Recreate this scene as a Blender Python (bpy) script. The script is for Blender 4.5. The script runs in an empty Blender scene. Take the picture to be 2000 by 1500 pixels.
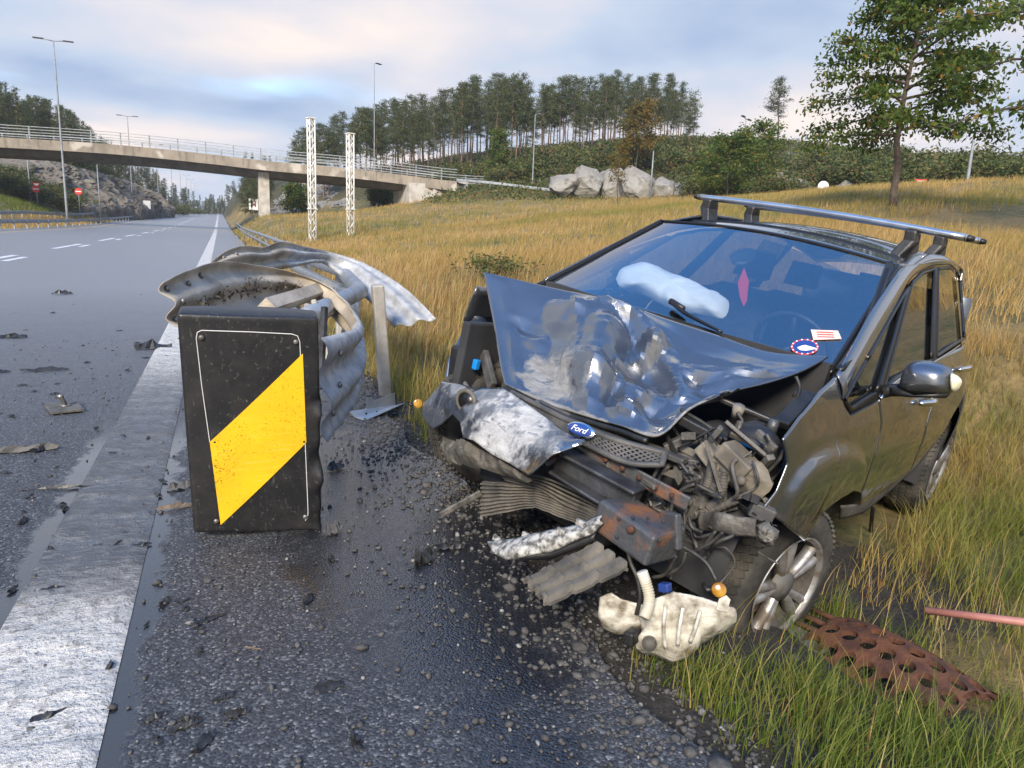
import bpy, math, random
import numpy as np
from mathutils import Matrix, Vector
random.seed(7); RNG=np.random.default_rng(11)
scene=bpy.context.scene
COL=scene.collection
# ------------------------------------------------------------------ camera
F=1387.0; CAMH=1.25
_d=np.array([-270.,7200.,F]); _d/=np.linalg.norm(_d)
_v=np.array([-570.,0.,F]); _v[1]=-(_v[0]*_d[0]+_v[2]*_d[2])/_d[1]; _v/=np.linalg.norm(_v)
RW=np.array([np.cross(_v,-_d),_v,-_d])            # rows: world axes in camera coords (x right, y down, z fwd)
cam=bpy.data.cameras.new('camera'); cam.sensor_width=36; cam.lens=36*F/2000; cam.clip_end=3000; cam.clip_start=.02
camo=bpy.data.objects.new('camera',cam); COL.objects.link(camo)
_m=Matrix.Identity(4)
for i in range(3):
    _m[i][0]=RW[i][0]; _m[i][1]=-RW[i][1]; _m[i][2]=-RW[i][2]
_m[2][3]=CAMH
camo.matrix_world=_m; scene.camera=camo
# ------------------------------------------------------------------ world, sun, exposure
SUN_EL,SUN_AZ=math.radians(32),math.radians(215)   # azimuth clockwise from +Y
w=bpy.data.worlds.new('World'); scene.world=w; w.use_nodes=True
nt=w.node_tree; nt.nodes.clear()
def N(nt,t,**k):
    n=nt.nodes.new(t)
    for a,b in k.items(): setattr(n,a,b)
    return n
L=lambda nt,a,b: nt.links.new(a,b)
def sky():
    out=N(nt,'ShaderNodeOutputWorld'); bg=N(nt,'ShaderNodeBackground'); bg.inputs[1].default_value=1.0
    st=N(nt,'ShaderNodeTexSky'); st.sky_type='NISHITA'; st.sun_disc=False; st.sun_elevation=SUN_EL; st.sun_rotation=SUN_AZ
    st.dust_density=.6; st.ozone_density=3.0
    nis=N(nt,'ShaderNodeVectorMath',operation='SCALE'); nis.inputs['Scale'].default_value=.21
    hs=N(nt,'ShaderNodeHueSaturation'); hs.inputs['Saturation'].default_value=1.22; L(nt,st.outputs[0],hs.inputs['Color']); L(nt,hs.outputs[0],nis.inputs[0])
    tc=N(nt,'ShaderNodeTexCoord'); sep=N(nt,'ShaderNodeSeparateXYZ'); L(nt,tc.outputs['Generated'],sep.inputs[0])
    # cloud sheet: project the direction on a plane overhead
    zc=N(nt,'ShaderNodeMath',operation='MAXIMUM'); L(nt,sep.outputs[2],zc.inputs[0]); zc.inputs[1].default_value=0
    za=N(nt,'ShaderNodeMath',operation='ADD'); L(nt,zc.outputs[0],za.inputs[0]); za.inputs[1].default_value=.16
    dv=N(nt,'ShaderNodeVectorMath',operation='DIVIDE'); L(nt,tc.outputs['Generated'],dv.inputs[0])
    cb=N(nt,'ShaderNodeCombineXYZ')
    for i in range(3): L(nt,za.outputs[0],cb.inputs[i])
    L(nt,cb.outputs[0],dv.inputs[1])
    n1=N(nt,'ShaderNodeTexNoise'); n1.inputs['Scale'].default_value=.75; n1.inputs['Detail'].default_value=6; n1.inputs['Roughness'].default_value=.45; n1.inputs['Distortion'].default_value=.25
    L(nt,dv.outputs[0],n1.inputs['Vector'])
    # cloud cover thins out with elevation
    cov=N(nt,'ShaderNodeMapRange'); L(nt,sep.outputs[2],cov.inputs[0]); cov.inputs[1].default_value=.46; cov.inputs[2].default_value=.74; cov.inputs[3].default_value=.30; cov.inputs[4].default_value=-.07
    ad=N(nt,'ShaderNodeMath',operation='ADD'); L(nt,n1.outputs[0],ad.inputs[0]); L(nt,cov.outputs[0],ad.inputs[1])
    mk=N(nt,'ShaderNodeMapRange',interpolation_type='SMOOTHSTEP'); L(nt,ad.outputs[0],mk.inputs[0]); mk.inputs[1].default_value=.46; mk.inputs[2].default_value=.70
    # cloud colour: thick blue grey <-> thin warm white
    n2=N(nt,'ShaderNodeTexNoise'); n2.inputs['Scale'].default_value=.95; n2.inputs['Detail'].default_value=5; n2.inputs['Roughness'].default_value=.45
    mp=N(nt,'ShaderNodeMapping'); mp.inputs['Location'].default_value=(3.1,1.4,.6); L(nt,dv.outputs[0],mp.inputs[0]); L(nt,mp.outputs[0],n2.inputs['Vector'])
    low=N(nt,'ShaderNodeMapRange'); L(nt,sep.outputs[2],low.inputs[0]); low.inputs[1].default_value=0.0; low.inputs[2].default_value=.24; low.inputs[3].default_value=.10; low.inputs[4].default_value=0
    a2=N(nt,'ShaderNodeMath',operation='ADD'); L(nt,n2.outputs[0],a2.inputs[0]); L(nt,low.outputs[0],a2.inputs[1])
    cr=N(nt,'ShaderNodeValToRGB'); L(nt,a2.outputs[0],cr.inputs[0])
    e=cr.color_ramp.elements; e[0].position=.39; e[0].color=(.17,.225,.33,1); e[1].position=.70; e[1].color=(.47,.415,.385,1)
    x=e.new(.50); x.color=(.26,.305,.38,1); x=e.new(.59); x.color=(.345,.345,.38,1)
    mx=N(nt,'ShaderNodeMix',data_type='RGBA'); L(nt,mk.outputs[0],mx.inputs[0]); L(nt,nis.outputs[0],mx.inputs[6]); L(nt,cr.outputs[0],mx.inputs[7])
    L(nt,mx.outputs[2],bg.inputs[0]); L(nt,bg.outputs[0],out.inputs[0])
sky()
sl=bpy.data.lights.new('sun','SUN'); sl.energy=2.5; sl.angle=math.radians(15); sl.color=(1,.88,.70)
so=bpy.data.objects.new('sun',sl); COL.objects.link(so); so.location=(0,-20,40)
sd=Vector((math.sin(SUN_AZ)*math.cos(SUN_EL),math.cos(SUN_AZ)*math.cos(SUN_EL),math.sin(SUN_EL)))
so.rotation_euler=sd.to_track_quat('Z','Y').to_euler()
scene.view_settings.view_transform='Standard'; scene.view_settings.look='None'; scene.view_settings.exposure=1.2; scene.view_settings.gamma=1
# ------------------------------------------------------------------ pixel -> place helpers (photo pixels 2000x1500)
def ray(px,py): return RW@np.array([px-1000.,py-750.,F])
def at(px,py,r):                      # point at horizontal range r
    d=ray(px,py); k=r/math.hypot(d[0],d[1]); return np.array([d[0]*k,d[1]*k,CAMH+d[2]*k])
def atz(px,py,z=0.):
    d=ray(px,py); k=(z-CAMH)/d[2]; return d*k+np.array([0,0,CAMH])
def prof(y):                          # road level along the road: level by the camera, then climbing
    y=np.asarray(y,float); a=np.clip(y-4,0,None)
    return .02*np.where(a<6,a*a/12,a-3)+np.where(y>70,.015*np.minimum(y-70,60)**2/120+.015*np.clip(y-130,0,None),0)
def atroad(px,py,dz=0.):
    lo,hi=.5,900.
    d=ray(px,py)
    g=lambda k:(CAMH+d[2]*k)-(float(prof(d[1]*k))+dz)
    hi=800/max(d[1],1e-3)
    ks=np.linspace(.3/F,hi,6000); v=[g(k) for k in ks]
    for i in range(1,6000):
        if v[i]<=0:
            a,b=ks[i-1],ks[i]
            for _ in range(40):
                m=(a+b)/2
                if g(m)>0:a=m
                else:b=m
            k=(a+b)/2; return np.array([d[0]*k,d[1]*k,CAMH+d[2]*k])
    return None
# ------------------------------------------------------------------ mesh helpers
def mk(name,V,Fc,mat=None,parent=None,smooth=True,attrs=None):
    me=bpy.data.meshes.new(name)
    V=np.asarray(V,float).reshape(-1,3)
    if isinstance(Fc,np.ndarray):
        n,k=Fc.shape
        me.vertices.add(len(V)); me.vertices.foreach_set('co',V.astype(np.float32).ravel())
        me.loops.add(n*k); me.loops.foreach_set('vertex_index',Fc.astype(np.int32).ravel())
        me.polygons.add(n); me.polygons.foreach_set('loop_start',np.arange(0,n*k,k,dtype=np.int32)); 
        me.update(calc_edges=True); me.validate()
    else:
        me.from_pydata(V.tolist(),[],[tuple(int(i) for i in f) for f in Fc]); me.update()
    if attrs:
        for an,av in attrs.items():
            a=me.attributes.new(an,'FLOAT','POINT'); a.data.foreach_set('value',np.asarray(av,np.float32))
    if mat is not None: me.materials.append(MAT(mat))
    if smooth: me.polygons.foreach_set('use_smooth',[True]*len(me.polygons))
    o=bpy.data.objects.new(name,me); COL.objects.link(o)
    if parent is not None: o.parent=parent
    return o
def empty(name,loc=(0,0,0),rz=0,mat=None):
    o=bpy.data.objects.new(name,None); COL.objects.link(o); o.empty_display_size=.2
    if mat is not None: o.matrix_world=mat
    else: o.location=loc; o.rotation_euler=(0,0,rz)
    return o
def tag(o,label,cat,group=None):
    o['label']=label; o['category']=cat
    if group: o['group']=group
    return o
def struct(o,kind='structure'): o['kind']=kind; return o
def dup(root,loc=None,rz=None,scale=None,label=None,group=None):
    r=root.copy(); COL.objects.link(r)
    if loc is not None: r.location=loc
    if rz is not None: r.rotation_euler=(0,0,rz)
    if scale is not None: r.scale=scale
    if label: r['label']=label
    if group: r['group']=group
    for ch in root.children:
        c=ch.copy(); COL.objects.link(c); c.parent=r
        for g2 in ch.children:
            d=g2.copy(); COL.objects.link(d); d.parent=c
    return r
def solid(o,t,off=0):
    m=o.modifiers.new('s','SOLIDIFY'); m.thickness=t; m.offset=off; return o
def bev(o,wd=.01,n=2):
    m=o.modifiers.new('b','BEVEL'); m.width=wd; m.segments=n; m.limit_method='ANGLE'; m.angle_limit=math.radians(35); return o
BF=[(0,3,2,1),(4,5,6,7),(0,1,5,4),(1,2,6,5),(2,3,7,6),(3,0,4,7)]
def boxv(c,s,M=None):
    c=np.array(c,float); s=np.array(s,float)/2
    v=np.array([(-1,-1,-1),(1,-1,-1),(1,1,-1),(-1,1,-1),(-1,-1,1),(1,-1,1),(1,1,1),(-1,1,1)],float)*s
    if M is not None: v=v@np.array(M).T
    return v+c
class MB:                              # collects shapes of ONE part
    def __init__(s): s.v=[]; s.f=[]
    def add(s,v,f):
        o=len(s.v); s.v+=[tuple(p) for p in np.asarray(v,float)]; s.f+=[tuple(i+o for i in q) for q in f]; return s
    def box(s,c,sz,M=None): return s.add(boxv(c,sz,M),BF)
    def tube(s,*a,**k): return s.add(*tubev(*a,**k))
    def build(s,name,mat,parent=None,smooth=False): return mk(name,s.v,s.f,mat,parent,smooth)
def rotm(ax,ang):
    return np.array(Matrix.Rotation(ang,3,ax))
def spline(P,n):
    P=np.asarray(P,float)
    if len(P)==2: return P[0]+(P[1]-P[0])*np.linspace(0,1,n)[:,None]
    Q=np.vstack([2*P[0]-P[1],P,2*P[-1]-P[-2]])
    d=np.concatenate([[0],np.cumsum(np.linalg.norm(np.diff(P,axis=0),axis=1)+1e-9)])
    t=np.linspace(0,d[-1],n); out=[]
    for x in t:
        i=min(max(np.searchsorted(d,x,side='right')-1,0),len(P)-2); u=(x-d[i])/(d[i+1]-d[i])
        a,b,c,e=Q[i],Q[i+1],Q[i+2],Q[i+3]
        out.append(.5*((2*b)+(-a+c)*u+(2*a-5*b+4*c-e)*u*u+(-a+3*b-3*c+e)*u**3))
    return np.array(out)
def poly(P,n):                         # resample polyline linearly (keeps corners)
    P=np.asarray(P,float); d=np.concatenate([[0],np.cumsum(np.linalg.norm(np.diff(P,axis=0),axis=1)+1e-9)])
    t=np.linspace(0,d[-1],n); return np.stack([np.interp(t,d,P[:,k]) for k in range(P.shape[1])],1)
def tubev(P,r,ns=8,cap=True,n=None,rfun=None,flat=1.0):
    P=np.asarray(P,float)
    if n:
        if not np.isscalar(r): r=np.interp(np.linspace(0,1,n),np.linspace(0,1,len(P)),r)
        P=spline(P,n)
    m=len(P); T=np.gradient(P,axis=0); T/=np.linalg.norm(T,axis=1)[:,None]+1e-12
    up=np.array([0,0,1.]) if abs(T[0][2])<.9 else np.array([0,1.,0])
    V=[];Fc=[]
    nrm=np.cross(T[0],up); nrm/=np.linalg.norm(nrm)
    for i in range(m):
        nrm=nrm-T[i]*(nrm@T[i]); nrm/=np.linalg.norm(nrm)+1e-12
        b=np.cross(T[i],nrm); rr=r if np.isscalar(r) else r[i]
        if rfun: rr*=rfun(i)
        for k in range(ns):
            a=2*math.pi*k/ns; V.append(P[i]+rr*(math.cos(a)*nrm+flat*math.sin(a)*b))
    for i in range(m-1):
        for k in range(ns):
            k2=(k+1)%ns; Fc.append((i*ns+k,i*ns+k2,(i+1)*ns+k2,(i+1)*ns+k))
    if cap: Fc+=[tuple(range(ns))[::-1],tuple((m-1)*ns+k for k in range(ns))]
    return V,Fc
def gridf(nu,nv):
    return [(i*nv+j,(i+1)*nv+j,(i+1)*nv+j+1,i*nv+j+1) for i in range(nu-1) for j in range(nv-1)]
def coons(b,t,l,r,nu,nv,sm=False):     # bottom(u), top(u), left(v), right(v) -> (nu*nv) points
    fn=spline if sm else poly
    b,t=fn(b,nu),fn(t,nu); l,r=fn(l,nv),fn(r,nv)
    u=np.linspace(0,1,nu)[:,None,None]; v=np.linspace(0,1,nv)[None,:,None]
    P=(1-v)*b[:,None]+v*t[:,None]+(1-u)*l[None]+u*r[None]-((1-u)*(1-v)*b[0]+u*(1-v)*b[-1]+(1-u)*v*t[0]+u*v*t[-1])
    return P.reshape(-1,3)
def inflate(O,nrm,th,n=6,back=.5,jit=0,pw=2.6):
    """rounded solid from a closed outline: domed to nrm by th, and to the back by th*back"""
    O=np.asarray(O,float); c=O.mean(0); m=len(O); nrm=np.asarray(nrm,float)/np.linalg.norm(nrm)
    V=[];Fc=[]
    for side,h in ((1,th),(-1,th*back)):
        base=len(V)
        for i in range(n):
            s=1-i/n*.92; z=math.sqrt(max(0,1-(s)**pw))
            for p in O: V.append(c+(p-c)*s+nrm*side*h*z+RNG.normal(0,1,3)*jit)
        V.append(c+nrm*side*h)
        for i in range(n-1):
            for k in range(m):
                k2=(k+1)%m; q=(base+i*m+k,base+i*m+k2,base+(i+1)*m+k2,base+(i+1)*m+k); Fc.append(q if side>0 else q[::-1])
        for k in range(m):
            q=(base+(n-1)*m+k,base+(n-1)*m+(k+1)%m,base+n*m); Fc.append(q if side>0 else q[::-1])
    return V,Fc
def prism(O,d):                        # extrude polygon O by vector d
    O=np.asarray(O,float); m=len(O); V=list(O)+list(O+np.asarray(d)); Fc=[tuple(range(m))[::-1],tuple(range(m,2*m))]
    return V,Fc+[(k,(k+1)%m,m+(k+1)%m,m+k) for k in range(m)]
def lathe(prof2,ns=32):                # profile (r,y) around Y axis
    V=[];Fc=[];m=len(prof2)
    for i,(r,y) in enumerate(prof2):
        for k in range(ns):
            a=2*math.pi*k/ns; V.append((r*math.cos(a),y,r*math.sin(a)))
    for i in range(m-1):
        for k in range(ns):
            k2=(k+1)%ns; Fc.append((i*ns+k,(i+1)*ns+k,(i+1)*ns+k2,i*ns+k2))
    return V,Fc
_ph=RNG.uniform(0,100,(40,3))
def vnoise(P,s=1.,seed=0):             # cheap smooth noise -1..1
    P=np.asarray(P,float)*s; o=np.zeros(P.shape[:-1])
    for k in range(4):
        q=_ph[(seed*4+k)%40]; a=2.0**k
        o+=np.sin(P[...,0]*a*1.3+q[0]+1.7*np.sin(P[...,1]*a*.9+q[1]))*np.cos(P[...,1]*a*1.1+q[2]+1.3*np.sin(P[...,2]*a*1.2+q[0]))/a
    return o/1.5
# ------------------------------------------------------------------ materials
_M={}
SPEC={}
def MAT(name):
    if not isinstance(name,str): return name
    if name in _M: return _M[name]
    m=bpy.data.materials.new(name); m.use_nodes=True; t=m.node_tree; t.nodes.clear()
    out=N(t,'ShaderNodeOutputMaterial'); b=N(t,'ShaderNodeBsdfPrincipled'); L(t,b.outputs[0],out.inputs[0])
    _M[name]=m; SPEC[name](t,b,out); return m
def coord(t,kind='Object',scale=None):
    tc=N(t,'ShaderNodeTexCoord'); return tc.outputs[kind]
def noise(t,vec,scale,detail=5,rough=.55,dist=0):
    n=N(t,'ShaderNodeTexNoise'); n.inputs['Scale'].default_value=scale; n.inputs['Detail'].default_value=detail; n.inputs['Roughness'].default_value=rough; n.inputs['Distortion'].default_value=dist
    L(t,vec,n.inputs['Vector']); return n.outputs[0]
def ramp(t,fac,stops):
    r=N(t,'ShaderNodeValToRGB'); L(t,fac,r.inputs[0]); e=r.color_ramp.elements
    while len(e)<len(stops): e.new(.5)
    for x,(p,c) in zip(e,stops): x.position=p; x.color=(c,c,c,1) if np.isscalar(c) else (*c,1)
    return r.outputs[0]
def mixc(t,f,a,b):
    m=N(t,'ShaderNodeMix',data_type='RGBA')
    for s,i in ((f,0),(a,6),(b,7)):
        if hasattr(s,'is_output'): L(t,s,m.inputs[i])
        else: m.inputs[i].default_value=s if i==0 else (*s,1)
    return m.outputs[2]
def math_(t,op,a,b=None):
    m=N(t,'ShaderNodeMath',operation=op)
    for i,s in enumerate((a,b)):
        if s is None: continue
        if hasattr(s,'is_output'): L(t,s,m.inputs[i])
        else: m.inputs[i].default_value=s
    return m.outputs[0]
def bump(t,b,h,strength=.3,dist=.01):
    n=N(t,'ShaderNodeBump'); L(t,n.outputs[0],b.inputs['Coat Normal']); n.inputs['Strength'].default_value=strength; n.inputs['Distance'].default_value=dist; L(t,h,n.inputs['Height']); L(t,n.outputs[0],b.inputs['Normal'])
def sm(name,c,c2=None,rough=.5,metal=0,scale=6,bs=0,bscale=60,lo=.4,hi=.6,coat=0,r2=None,kind='Object',spec=.5):
    def f(t,b,out):
        v=coord(t,kind); n=noise(t,v,scale)
        if c2 is not None:
            k=ramp(t,n,[(lo,0),(hi,1)]); L(t,mixc(t,k,c,c2),b.inputs['Base Color'])
            if r2 is not None: L(t,ramp(t,n,[(lo,rough),(hi,r2)]),b.inputs['Roughness'])
        else: b.inputs['Base Color'].default_value=(*c,1)
        if r2 is None: b.inputs['Roughness'].default_value=rough
        b.inputs['Metallic'].default_value=metal; b.inputs['Coat Weight'].default_value=coat; b.inputs['Specular IOR Level'].default_value=spec
        b.inputs['Coat Roughness'].default_value=.04
        if bs: bump(t,b,noise(t,v,bscale,4),bs,.01)
    SPEC[name]=f
sm('galv',(.42,.44,.46),(.27,.29,.31),.42,.75,9,.15,40,.3,.7,r2=.6)
sm('galv_far',(.33,.35,.37),(.24,.26,.28),.6,.3,2)
sm('galv_dirty',(.52,.50,.46),(.33,.30,.26),.55,.35,5,.5,22,.35,.65,r2=.8)
sm('galv_inside',(.50,.44,.355),(.27,.23,.18),.7,.1,4,.6,30,.35,.62)
sm('galv_white',(.46,.465,.47),(.28,.285,.29),.5,.25,11,.5,26,.38,.66,r2=.7)
sm('scraped_plastic',(.08,.078,.072),(.46,.45,.42),.6,0,44,.5,70,.40,.60)
sm('grimy_metal',(.16,.15,.135),(.055,.05,.045),.6,.3,14,.6,50,.38,.62)
sm('lens_grey',(.22,.22,.21),(.12,.115,.105),.15,.2,10,coat=.6)
sm('soot',(.03,.028,.025),(.12,.10,.08),.85,0,30,.9,60)
sm('concrete',(.31,.26,.205),(.19,.16,.13),.9,0,1.2,.3,8,.35,.65)
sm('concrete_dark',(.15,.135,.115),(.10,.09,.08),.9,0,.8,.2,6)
sm('concrete_pale',(.52,.49,.44),(.38,.35,.31),.9,0,1.5,.2,8)
sm('white_steel',(.78,.77,.73),(.62,.60,.55),.5,0,6)
sm('black_plastic',(.012,.012,.013),(.022,.022,.022),.45,0,14,.2,90)
sm('black_trim',(.010,.010,.011),None,.32)
sm('grey_plastic',(.055,.055,.055),(.10,.095,.09),.6,0,12,.3,60)
sm('dusty_plastic',(.055,.052,.047),(.15,.135,.112),.75,0,9,.4,50,.35,.65)
sm('beige_plastic',(.24,.21,.165),(.10,.088,.07),.65,0,8,.3,40,.4,.65)
sm('white_plastic',(.60,.575,.50),(.17,.14,.10),.5,0,16,.4,40,.42,.64)
sm('steel_dark',(.10,.105,.115),(.035,.035,.038),.38,.55,8,.4,40,.35,.6,r2=.62)
sm('steel_rust',(.085,.088,.095),(.24,.10,.04),.45,.35,7,.5,40,.52,.68,r2=.85)
sm('rust',(.125,.05,.026),(.06,.026,.018),.85,.1,14,.6,60)
sm('alloy',(.44,.44,.45),(.17,.145,.12),.42,.7,9,.2,40,.42,.60,r2=.75)
sm('tyre',(.028,.027,.026),(.075,.068,.058),.8,0,7,.5,60,.42,.62)
sm('rubber_hose',(.05,.048,.045),(.11,.10,.09),.65,0,20)
sm('cable',(.018,.018,.018),(.05,.048,.044),.55,0,20)
sm('cream_hose',(.66,.63,.52),(.45,.40,.30),.45,0,9)
sm('aluminium_bar',(.66,.66,.66),(.52,.52,.52),.28,.9,9)
sm('chrome',(.75,.76,.78),None,.10,1)
sm('airbag',(.88,.88,.82),(.78,.79,.74),.85,0,5,.4,14)
sm('interior',(.022,.023,.026),(.035,.036,.04),.8,0,5)
sm('seat_cloth',(.045,.047,.055),(.03,.031,.036),.9,0,30,.2,120)
sm('amber',(.30,.13,.012),(.50,.28,.04),.2,0,30,coat=.6)
sm('blue_connector',(.01,.22,.62),None,.35)
sm('red_card',(.55,.03,.04),None,.5)
sm('orange_paper',(.82,.52,.44),(.80,.62,.56),.6,0,60)
sm('white_print',(.8,.8,.8),None,.5)
sm('red_print',(.55,.05,.06),None,.5)
sm('navy_print',(.02,.05,.22),None,.25,coat=.6)
sm('lens_cream',(.75,.68,.45),(.85,.82,.68),.15,0,12,coat=.8)
sm('yellow_film',(.93,.55,.012),(.80,.44,.012),.38,0,7,.12,30,.45,.72)
sm('white_film',(.75,.75,.73),None,.5)
sm('red_sign',(.72,.045,.03),None,.4)
sm('white_sign',(.80,.80,.78),None,.45)
sm('grey_sign',(.42,.43,.43),None,.5)
sm('pink_pole',(.46,.22,.18),(.36,.15,.12),.55,0,6,.2,40)
sm('bolt',(.30,.29,.27),(.17,.15,.13),.45,.7,40)
sm('debris_black',(.014,.014,.015),(.035,.034,.033),.42,0,20,.4,60)
sm('debris_grey',(.07,.065,.06),(.13,.12,.105),.75,0,20,.5,60)
sm('wood_brown',(.17,.12,.085),(.09,.07,.055),.85,0,20,.4,60)
sm('stone_dark',(.050,.048,.046),(.095,.09,.085),.8,0,30,.4,90)
sm('stone_pale',(.26,.25,.235),(.14,.135,.13),.8,0,30,.4,90)
sm('bark_pine',(.20,.125,.085),(.10,.075,.06),.9,0,3)
sm('bark_grey',(.13,.10,.08),(.07,.055,.045),.9,0,9,.6,30)
sm('bark_dead',(.30,.28,.25),(.20,.18,.16),.9,0,3)
def rock(name,ca,cb,cc,sc):
    def f(t,b,out):
        v=coord(t,'Object'); n=noise(t,v,sc,8,.6); n2=noise(t,v,sc*3.7,6,.6)
        c=mixc(t,ramp(t,n,[(.38,0),(.60,1)]),ca,cb); c=mixc(t,ramp(t,n2,[(.52,0),(.66,.75)]),c,cc); L(t,c,b.inputs['Base Color']); b.inputs['Roughness'].default_value=.9
        bump(t,b,n2,.9,.25)
    SPEC[name]=f
rock('rock_pale',(.19,.178,.158),(.31,.297,.27),(.09,.082,.07),.55)
rock('rock_dark',(.12,.105,.085),(.22,.19,.155),(.055,.06,.035),.22)
def paint(scr,sa=(.15,.148,.143),sb=(.31,.305,.295)):
    def f(t,b,out):
        v=coord(t,'Object'); n=noise(t,v,7,7,.65); fine=noise(t,v,90,3)
        dust=ramp(t,noise(t,v,3.0,6,.6),[(.4,0),(.75,.22)])
        base=mixc(t,dust,(.185,.195,.215),(.19,.185,.176))
        at_=N(t,'ShaderNodeAttribute'); at_.attribute_name='scrape'
        s=math_(t,'ADD',at_.outputs['Fac'],math_(t,'MULTIPLY',math_(t,'SUBTRACT',n,.5),1.5))
        mp=N(t,'ShaderNodeMapping'); mp.inputs['Scale'].default_value=(7,1.6,7); L(t,v,mp.inputs[0])
        st=noise(t,mp.outputs[0],4,6,.7)
        pk=ramp(t,noise(t,mp.outputs[0],5,7,.7),[(.34,.25),(.44,1)]); k=math_(t,'MULTIPLY',math_(t,'MULTIPLY',ramp(t,s,[(.42,0),(.62,1)]),pk),scr)
        scc=mixc(t,ramp(t,st,[(.30,0),(.70,1)]),sa,sb)
        L(t,mixc(t,k,base,scc),b.inputs['Base Color'])
        L(t,math_(t,'MULTIPLY',math_(t,'SUBTRACT',1.0,k),.85),b.inputs['Metallic'])
        L(t,mixc(t,k,mixc(t,dust,(.25,)*3,(.42,)*3),(.62,)*3),b.inputs['Roughness'])
        L(t,math_(t,'SUBTRACT',1.0,k),b.inputs['Coat Weight']); b.inputs['Coat Roughness'].default_value=.025
        bump(t,b,math_(t,'MULTIPLY',fine,k),.5,.006)
    return f
SPEC['car_paint']=paint(1.0)
SPEC['scraped_paint']=paint(1.0,(.28,.275,.265),(.58,.57,.55))
def glass(tint,refl):
    def f(t,b,out):
        t.nodes.remove(b)
        tr=N(t,'ShaderNodeBsdfTransparent'); tr.inputs[0].default_value=(*tint,1)
        gl=N(t,'ShaderNodeBsdfGlossy'); gl.inputs['Roughness'].default_value=.015; gl.inputs[0].default_value=(.95,.97,1,1)
        ge=N(t,'ShaderNodeNewGeometry'); dp=N(t,'ShaderNodeVectorMath',operation='DOT_PRODUCT'); L(t,ge.outputs['Normal'],dp.inputs[0]); L(t,ge.outputs['Incoming'],dp.inputs[1])
        k=math_(t,'POWER',math_(t,'SUBTRACT',1.0,math_(t,'ABSOLUTE',dp.outputs['Value'])),4.0); fr=math_(t,'ADD',refl,math_(t,'MULTIPLY',k,1-refl))
        mx=N(t,'ShaderNodeMixShader'); L(t,fr,mx.inputs[0]); L(t,tr.outputs[0],mx.inputs[1]); L(t,gl.outputs[0],mx.inputs[2]); L(t,mx.outputs[0],out.inputs[0])
    return f
SPEC['windscreen_glass']=glass((.82,.88,.93),.33)
SPEC['side_glass']=glass((.42,.43,.38),.16)
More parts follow.
